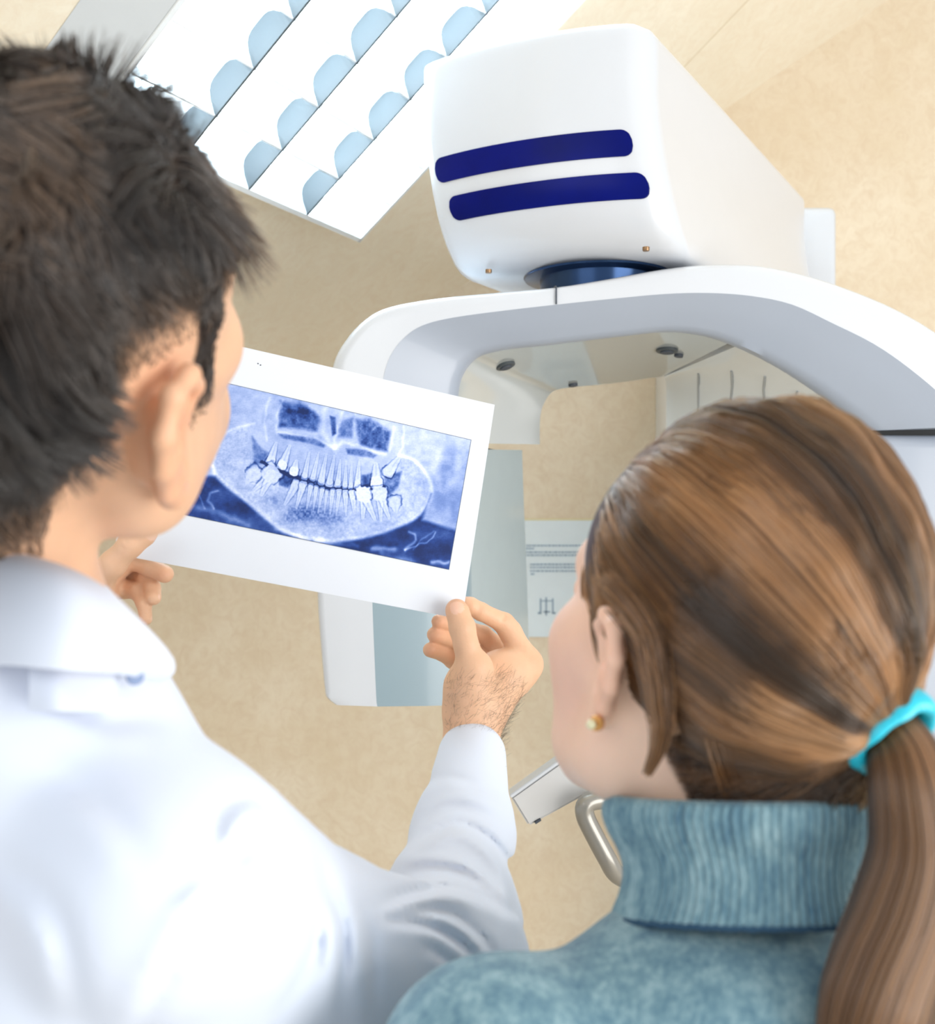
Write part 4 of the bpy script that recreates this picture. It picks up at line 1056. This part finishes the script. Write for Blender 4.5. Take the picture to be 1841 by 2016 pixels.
# collar: fold line to lower edge
def sheet_grid(name, rowsA, thick, mat, parent, nu=60, nv=14, bend=0.0):
    Rw = [catmull(np.array([at(*p) for p in rw]), nu) for rw in rowsA]
    Rw = np.array(Rw); V = []
    for j in range(nu):
        c = catmull(Rw[:, j], nv); V.extend(c)
    Fc = [(a*nv+b, a*nv+b+1, (a+1)*nv+b+1, (a+1)*nv+b) for a in range(nu-1) for b in range(nv-1)]
    o = meshobj(name, V, Fc, mat, parent); fixnormals(o)
    md = o.modifiers.new('solid', 'SOLIDIFY'); md.thickness = thick; md.offset = 0
    md2 = o.modifiers.new('bev', 'BEVEL'); md2.width = thick*.4; md2.segments = 2; md2.limit_method = 'ANGLE'
    return o
collar = sheet_grid('collar', [
    [(-230, 1180, .60), (-90, 1100, .53), (0, 1088, .50), (110, 1112, .485), (200, 1155, .485), (262, 1210, .50), (318, 1268, .525), (338, 1296, .54)],
    [(-240, 1205, .58), (-90, 1125, .51), (0, 1112, .48), (110, 1140, .465), (190, 1190, .467), (250, 1240, .485), (315, 1290, .52), (342, 1312, .54)],
    [(-240, 1300, .58), (-90, 1230, .50), (0, 1215, .465), (105, 1240, .45), (185, 1270, .455), (250, 1292, .48), (310, 1316, .52), (338, 1326, .54)],
    [(-240, 1360, .58), (-90, 1320, .50), (0, 1310, .46), (100, 1318, .447), (175, 1322, .455), (235, 1326, .485), (285, 1334, .52), (318, 1336, .54)]], .0022, M_coat, body)
collar['label'] = 'turned-down white coat collar'
stand = sheet_grid('collar_stand', [
    [(60, 1150, .51), (150, 1200, .50), (200, 1260, .505), (250, 1300, .52), (285, 1325, .535), (322, 1366, .55)],
    [(60, 1300, .47), (120, 1330, .465), (170, 1350, .48), (215, 1362, .50), (250, 1374, .53), (292, 1376, .548)],
    [(60, 1400, .46), (120, 1400, .455), (165, 1402, .47), (200, 1402, .49), (235, 1400, .52), (262, 1382, .54)]], .002, M_coat, body, nu=40, nv=10)
bt = at(266, 1332, .505); disc('button', bt, at(266, 1332, .40)-at(266, 1332, .5)+np.array([.03, 0, .01]), .0042, .0022, pbr('grey_button', (120, 140, 175), .3), body, seg=20)
# trousers and shoes below the frame
Td = SDF()
for s in (-1, 1):
    hx = mid+CF[0]*.1*s; Td.chain([np.array([hx[0], hx[1], .85]), np.array([hx[0], hx[1], .48]), np.array([hx[0], hx[1], .08])], [.095, .075, .06], k=.02)
Td.obj('trousers', 0.012, pbr('white_trousers', (220, 222, 228), .8), body)
for s in (-1, 1):
    hx = mid+CF[0]*.1*s; b_ = SDF(); b_.chain([np.array([hx[0], hx[1], .048])-CF[1]*.06, np.array([hx[0], hx[1], .045])+CF[1]*.14], [.045, .042], k=.01)
    b_.obj('shoe', 0.008, pbr('white_shoe_%d' % (s+1), (210, 212, 215), .5), body)

# ------------------------------------------------------------------ the girl
GY_ = math.radians(-29); GT = math.radians(14); GS = 1.0
GF = frame(GY_, GT, math.radians(0))
eg = at(1190, 1322, .56)
GO = eg-GS*(np.array([-.082, -.004, -.004])@GF)
Sg = SDF()
GW = head_prims(Sg, GO, GF, GS, tall=1.04, earrot=math.radians(6), earsc=.92)
ngb = at(1455, 1850, .60)
Sg.cone(GW(0, -.025, -.03), ngb, .050, .044, k=.035)
Sg.cone(GW(0, -.036, -.02), ngb+np.array([0, -.004, 0]), .042, .042, k=.03)
Gb = frame(GY_, 0)
sL = ngb-Gb[0]*.165+np.array([0, 0, -.035]); sR = ngb+Gb[0]*.165+np.array([0, 0, -.035])
Sg.chain([ngb, ngb+np.array([0, 0, -.35])], [.042, .07], k=.02)
Sg.chain([ngb+np.array([0,0,-.04]), sL], [.03, .03], k=.02); Sg.chain([ngb+np.array([0,0,-.04]), sR], [.03, .03], k=.02)
M_skinG = vcmat('skin_girl', rough=0.48, spec=0.4, sss=0.14, bump=0.1, bscale=400, nvar=0.03, nscale=40)
girl = Sg.obj('person', 0.0018, M_skinG, None, smooth=2)
tag(girl, 'girl with a brown ponytail and blue-grey turtleneck seen from behind', 'person')
def hairline_g(q):
    x, y, z = np.abs(q[:, 0]), q[:, 1], q[:, 2]
    base = np.interp(y, [-.13, -.08, -.055, -.035, -.02, .01, .03, .055, .08, .11], [-.075, -.078, -.07, -.045, .022, .036, .02, .03, .066, .08])
    return z-base
def col_girl(co):
    q = ((co-GO)@GF.T)/GS
    c = np.tile(np.array(lin((238, 203, 180))), (len(co), 1))
    er = np.exp(-(((np.abs(q[:, 0])-.09)/.012)**2+((q[:, 1]+.012)/.025)**2+((q[:, 2])/.035)**2))
    c = c*(1-er[:, None]*.5)+er[:, None]*.5*np.array(lin((236, 172, 145)))
    ck = np.exp(-(((np.abs(q[:, 0])-.055)/.03)**2+((q[:, 1]-.05)/.035)**2+((q[:, 2]+.03)/.04)**2))
    c = c*(1-ck[:, None]*.35)+ck[:, None]*.35*np.array(lin((240, 180, 165)))
    w = sst(-.003, .008, hairline_g(q))*(q[:, 2] > -.1)*(np.abs(q[:, 0]) < .0785)
    return c*(1-w[:, None])+w[:, None]*np.array(lin((66, 44, 26)))
vcol(girl, col_girl)
# hair
er_ = np.array([.079, .1035, .107])*GS; ec = GO+GS*(np.array([0, -.016, .041])@GF)
tie = at(1722, 1410, .525)
def toS(p): return ((p-ec)@GF.T)/er_
def fromS(u): return ec+(u*er_)@GF
ut = toS(tie); utn = ut/np.linalg.norm(ut)
print('tie radius', np.linalg.norm(ut))
M_hairG = hairmat('light_brown_hair', (44, 27, 11), (104, 66, 32), (190, 136, 86), 0.30, 0.75, True)
M_shell = pbr('hair_mass_brown', (92, 60, 32), .5, var=.2, scale=40)
# hair mass under the strands
Hs = SDF()
def hair_sdf_mesh():
    K = 90; J = 60; V = []; 
    return
N0 = 60000
u = rng.normal(size=(N0, 3)); u /= np.linalg.norm(u, axis=1)[:, None]
qq = ((fromS(u)-GO)@GF.T)/GS
ok = hairline_g(qq) > 0
ok &= ~((np.abs(qq[:, 0]) > .06) & (qq[:, 1] > -.03) & (qq[:, 1] < .02) & (qq[:, 2] < .034))
u = u[ok][:30000]; NG = len(u)
nn_ = 20; tp = np.linspace(0, 1, nn_)
hlv = hairline_g(((fromS(u)-GO)@GF.T)/GS)
lay = rng.random(NG)**.6
cosw = np.clip(u@utn, -1, 1); om = np.arccos(cosw)
# lock id for colour / depth variation
Pg = np.zeros((NG, nn_, 3))
lockn = snoise(u, 9, 51); 
spr = rng.normal(size=(NG, 3)); spr /= np.linalg.norm(spr, axis=1)[:, None]
azim = u-utn*cosw[:, None]; azim /= np.linalg.norm(azim, axis=1)[:, None]+1e-9
for i, t in enumerate(tp):
    tt_ = t
    so = np.sin(om)+1e-6
    uu = (np.sin((1-tt_)*om)/so)[:, None]*u+(np.sin(tt_*om)/so)[:, None]*utn
    # slight sag of the sweep so strands run level before gathering
    wob = .022*snoise(uu, 7, 61)+.012*snoise(uu, 18, 62)
    rise = np.clip(tt_*7, 0, 1)
    rad = 0.965+(.055*lay+.018*lockn+wob*.6)*rise
    cav = 1.0
    p = fromS(uu*rad[:, None])
    if t > .72:
        w = ((t-.72)/.28); w = w*w*(3-2*w)
        target = tie+((azim*er_)@GF)*.13*(.4+.6*lay[:, None])
        p = p*(1-w)+target*w
    Pg[:, i] = p
Rg = np.full((NG, nn_), .00036)*(1-.25*tp)
Rg[:, 0] *= .5
# shell
Sh = SDF(); Sh.ell(ec, er_*.968, GF)
Vs, Fs = Sh.mesh(.004)
qs = ((Vs-GO)@GF.T)/GS; keepv = (hairline_g(qs) > -.002) & ~((np.abs(qs[:, 0]) > .05) & (qs[:, 1] > -.03) & (qs[:, 1] < .02) & (qs[:, 2] < .036))
Fk = Fs[keepv[Fs].all(1)]; used_, inv = np.unique(Fk, return_inverse=True)
hg = meshobj('hair', Vs[used_], inv.reshape(-1, 4), M_shell, girl)
md = hg.modifiers.new('solid', 'SOLIDIFY'); md.thickness = .004; md.offset = -1
hg['label'] = 'light brown hair combed back into a low ponytail'
settone(strands('hair_strands', Pg, Rg, M_hairG, hg), .46+.34*snoise(Pg[:, 10], 70, 91)+.22*snoise(azim, 14, 92)+.13*rng.normal(size=NG))
# nape hair combed up to the tie
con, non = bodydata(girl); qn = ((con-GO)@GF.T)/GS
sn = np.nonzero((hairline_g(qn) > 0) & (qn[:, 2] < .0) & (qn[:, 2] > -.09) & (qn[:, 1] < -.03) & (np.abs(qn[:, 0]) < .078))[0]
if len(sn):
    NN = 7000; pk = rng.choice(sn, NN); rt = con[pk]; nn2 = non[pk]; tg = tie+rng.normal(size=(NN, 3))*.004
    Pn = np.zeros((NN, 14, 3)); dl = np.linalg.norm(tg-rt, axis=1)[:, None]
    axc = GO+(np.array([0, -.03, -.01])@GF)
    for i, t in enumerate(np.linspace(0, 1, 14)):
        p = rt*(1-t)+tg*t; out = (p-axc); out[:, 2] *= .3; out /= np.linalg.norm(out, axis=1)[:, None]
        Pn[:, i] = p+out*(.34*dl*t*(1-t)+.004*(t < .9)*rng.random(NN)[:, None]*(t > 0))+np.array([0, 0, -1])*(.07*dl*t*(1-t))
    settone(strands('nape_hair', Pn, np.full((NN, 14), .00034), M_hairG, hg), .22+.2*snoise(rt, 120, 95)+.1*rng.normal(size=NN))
# ponytail
NP = 9000
axis = catmull([tie, at(1768, 1464, .512), at(1798, 1560, .50), at(1812, 1680, .498), at(1790, 1800, .495), at(1750, 1920, .49), at(1720, 2050, .485), at(1710, 2200, .485)], 24)
wid = np.interp(np.linspace(0, 1, 24), [0, .12, .3, .55, .8, 1], [.010, .016, .023, .030, .033, .024])
a2 = rng.uniform(0, 6.283, NP); r2_ = np.sqrt(rng.random(NP))
T = np.gradient(axis, axis=0); T /= np.linalg.norm(T, axis=1)[:, None]
A1 = np.cross(T, np.array([0, 1.0, 0])); A1 /= np.linalg.norm(A1, axis=1)[:, None]; A2 = np.cross(T, A1)
Pt = np.zeros((NP, 24, 3)); lk = snoise(np.stack([np.cos(a2)*r2_, np.sin(a2)*r2_, r2_*0], 1), 4, 71)
for i in range(24):
    tw = a2+.5*i/24+.10*lk*i/24; rr2 = r2_*wid[i]*(1+.14*lk*i/24)
    Pt[:, i] = axis[i]+A1[i]*(np.cos(tw)*rr2)[:, None]+A2[i]*(np.sin(tw)*rr2*.62)[:, None]+.0016*np.stack([snoise(axis[i]+np.stack([a2, r2_, lk], 1), 3, 81+k) for k in range(3)], 1)*(i/24)
pt = strands('ponytail', Pt, np.full((NP, 24), .00038), M_hairG, hg)
settone(pt, .52+.34*lk+.16*rng.normal(size=NP))
# loose locks: behind the ear and at the nape
def lock(pts, n, w0, w1, seed, name='loose_lock'):
    c = catmull(np.array([at(*p) for p in pts]), 14); r_ = np.random.default_rng(seed)
    off = r_.normal(size=(n, 3)); Pk = np.zeros((n, 14, 3)); ww = np.interp(np.linspace(0, 1, 14), [0, .5, 1], [w0, (w0+w1)*.6, w1])
    for i in range(14): Pk[:, i] = c[i]+off*ww[i]*.5+r_.normal(size=(1, 3))*.0002
    settone(strands(name, Pk, np.full((n, 14), .0003), M_hairG, hg), .45+.2*r_.normal(size=n))
lock([(1235, 1190, .53), (1275, 1250, .522), (1290, 1320, .522), (1300, 1400, .525), (1298, 1460, .53), (1275, 1520, .54)], 240, .007, .0016, 1)
lock([(1200, 1150, .54), (1262, 1220, .525), (1285, 1290, .52), (1300, 1380, .525), (1330, 1440, .53)], 160, .006, .0016, 2)
lock([(1720, 1462, .555), (1660, 1500, .55), (1620, 1550, .55), (1600, 1600, .55)], 160, .004, .005, 3)
lock([(1400, 1420, .525), (1420, 1490, .53), (1440, 1540, .54), (1470, 1560, .545)], 160, .006, .004, 4)
# hair tie: soft band
tn = T[0]; c0_ = axis[0]*.5+at(1768, 1464, .512)*.5; t1 = np.cross(tn, [0, 1, 0]); t1 /= np.linalg.norm(t1); t2 = np.cross(tn, t1)
V = []; Fc = []; KA, KB = 72, 20
for i in range(KA):
    a = i*2*math.pi/KA
    for j in range(KB):
        b = j*2*math.pi/KB; wr = 1+.10*math.sin(3*a+2*b)+.05*math.sin(7*a)
        rr_ = .0190+.0042*wr*math.cos(b)
        V.append(c0_+t1*math.cos(a)*rr_*1.15+t2*math.sin(a)*rr_*.9+tn*(.0090*wr*math.sin(b)))
for i in range(KA):
    for j in range(KB): Fc.append((i*KB+j, ((i+1) % KA)*KB+j, ((i+1) % KA)*KB+(j+1) % KB, i*KB+(j+1) % KB))
ht = meshobj('hair_tie', V, Fc, pbr('cyan_elastic', (38, 200, 226), .35, coat=.2, var=.12, scale=60, bump=.2, bscale=300), girl); fixnormals(ht)
ht['label'] = 'bright cyan hair tie'
# earring
ep = at(1174, 1424, .552)
eo = disc('earring', ep, (-.5, -.8, .1), .0042, .003, pbr('gold', (232, 176, 110), .2, metal=.9), girl, seg=18)
b_ = SDF(); b_.cone(ep+np.array([-.003, -.003, 0]), ep+np.array([-.003, -.003, 0]), .0028); b_.obj('earring_stone', .0006, pbr('pale_stone', (226, 220, 180), .08, coat=1), girl)

# turtleneck collar
def knit(name, ribs=True):
    m, N, L, b = nm(name)
    tc = N.new('ShaderNodeTexCoord'); mp = N.new('ShaderNodeMapping'); mp.inputs['Scale'].default_value = (1, 1, .35)
    L.new(tc.outputs['Object'], mp.inputs['Vector'])
    n1 = N.new('ShaderNodeTexNoise'); n1.inputs['Scale'].default_value = 330; n1.inputs['Detail'].default_value = 5; n1.inputs['Roughness'].default_value = .7
    n2 = N.new('ShaderNodeTexNoise'); n2.inputs['Scale'].default_value = 75; n2.inputs['Detail'].default_value = 5
    L.new(mp.outputs[0], n1.inputs['Vector']); L.new(mp.outputs[0], n2.inputs['Vector'])
    r1 = N.new('ShaderNodeValToRGB'); el = r1.color_ramp.elements; el[0].position = .32; el[0].color = (*lin((66, 104, 128)), 1); el[1].position = .68; el[1].color = (*lin((160, 188, 194)), 1)
    e3 = el.new(.5); e3.color = (*lin((114, 148, 160)), 1)
    mx = N.new('ShaderNodeMix'); mx.data_type = 'FLOAT'; mx.inputs['Factor'].default_value = .5
    L.new(n1.outputs['Fac'], mx.inputs['A']); L.new(n2.outputs['Fac'], mx.inputs['B']); L.new(mx.outputs['Result'], r1.inputs['Fac'])
    L.new(r1.outputs['Color'], b.inputs['Base Color']); b.inputs['Roughness'].default_value = .9; b.inputs['Specular IOR Level'].default_value = .15
    b.inputs['Sheen Weight'].default_value = .25; b.inputs['Sheen Roughness'].default_value = .5
    bp = N.new('ShaderNodeBump'); bp.inputs['Strength'].default_value = .5; bp.inputs['Distance'].default_value = .0015
    L.new(n1.outputs['Fac'], bp.inputs['Height']); L.new(bp.outputs['Normal'], b.inputs['Normal'])
    return m
M_knit = knit('blue_melange_knit')
sweater_root = None
def collar_rings(prof, na=960, nr=110, ribs=100):
    PR = catmull(np.array(prof, float), nr); rings = []
    for (xl_, xr_, y, dep, dr, amp) in PR:
        cxp = (xl_+xr_)/2; c = at(cxp, y, dep); rx = (xr_-xl_)/2/FPX*dep
        ring = []
        for k in range(na):
            a = 2*math.pi*k/na; rb = amp*(abs(math.sin(a*ribs/2))**.6-.5)
            yy_ = dep+dr*math.sin(a); z = EYE+(CY-y)/FPX*(yy_*.8+(dep-dr)*.2)
            ring.append(np.array([c[0]+(rx+rb)*math.cos(a), c[1]+(dr+rb)*math.sin(a), z]))
        rings.append(ring)
    return rings
cr = collar_rings([(1250, 1690, 1620, .588, 0.0580, .0), (1228, 1700, 1590, .588, 0.0640, .0008), (1212, 1708, 1578, .588, 0.0680, .0012), (1197, 1718, 1588, .588, 0.0735, .0022), (1190, 1722, 1615, .588, 0.0750, .0022), (1200, 1718, 1650, .588, 0.0735, .0022), (1221, 1706, 1690, .588, 0.0700, .0022), (1232, 1698, 1730, .588, 0.0705, .0022), (1226, 1702, 1775, .588, 0.0730, .0022), (1212, 1712, 1812, .588, 0.0760, .0022), (1206, 1716, 1824, .588, 0.0760, .0012)])
Sw = SDF()
Sw.chain([ngb+np.array([0, 0, -.040]), sL+np.array([0, 0, -.014])], [.064, .052], k=.04); Sw.chain([ngb+np.array([0, 0, -.040]), sR+np.array([0, 0, -.014])], [.064, .052], k=.04)
Sw.ell(np.array([ngb[0], .565, ngb[2]-.008]), (.092, .070, .042), Gb, k=.04)
Sw.ell(ngb+np.array([0, 0, -.17]), (.165, .10, .16), Gb, k=.05)
Sw.ell(ngb+np.array([0, 0, -.42]), (.14, .095, .24), Gb, k=.05)
Sw.chain([sL, sL-Gb[0]*.035+np.array([0, 0, -.26]), sL-Gb[0]*.02+Gb[1]*.18+np.array([0, 0, -.40])], [.055, .045, .034], k=.03)
Sw.chain([sR, sR+Gb[0]*.035+np.array([0, 0, -.26]), sR+Gb[0]*.02+Gb[1]*.18+np.array([0, 0, -.40])], [.055, .045, .034], k=.03)
swm = Sw.obj('sweater', .0045, M_knit, girl, smooth=2); swm['label'] = 'blue-grey melange knitted sweater'
tc_ = loft('turtleneck_collar', cr, M_knit, girl, caps=False, sharp=None); tc_['label'] = 'ribbed turtleneck collar'
# hem cord of the collar
cp = []
for k in range(97):
    a = 2*math.pi*k/96; c = at(1461, 1829, .588); cp.append(np.array([c[0]+.0735*math.cos(a), c[1]+.0755*math.sin(a), EYE+(CY-1829)/FPX*((.588+.0755*math.sin(a))*.8+(.588-.0755)*.2)+.0004*math.sin(40*a)]))
tube('collar_hem', cp, .0017, pbr('dark_blue_yarn', (40, 74, 100), .9), girl, seg=8)
Tg = SDF()
for s in (-1, 1):
    hx = ngb+Gb[0]*.085*s; Tg.chain([np.array([hx[0], hx[1], .72]), np.array([hx[0], hx[1], .42]), np.array([hx[0], hx[1], .08])], [.08, .06, .05], k=.02)
Tg.obj('trousers', .012, pbr('blue_denim', (70, 86, 112), .8), girl)
for s in (-1, 1):
    hx = ngb+Gb[0]*.085*s; b_ = SDF(); b_.chain([np.array([hx[0], hx[1], .045])-Gb[1]*.05, np.array([hx[0], hx[1], .042])+Gb[1]*.12], [.042, .038], k=.01)
    b_.obj('shoe', .008, pbr('shoe_grey_%d' % (s+1), (150, 152, 158), .5), girl)
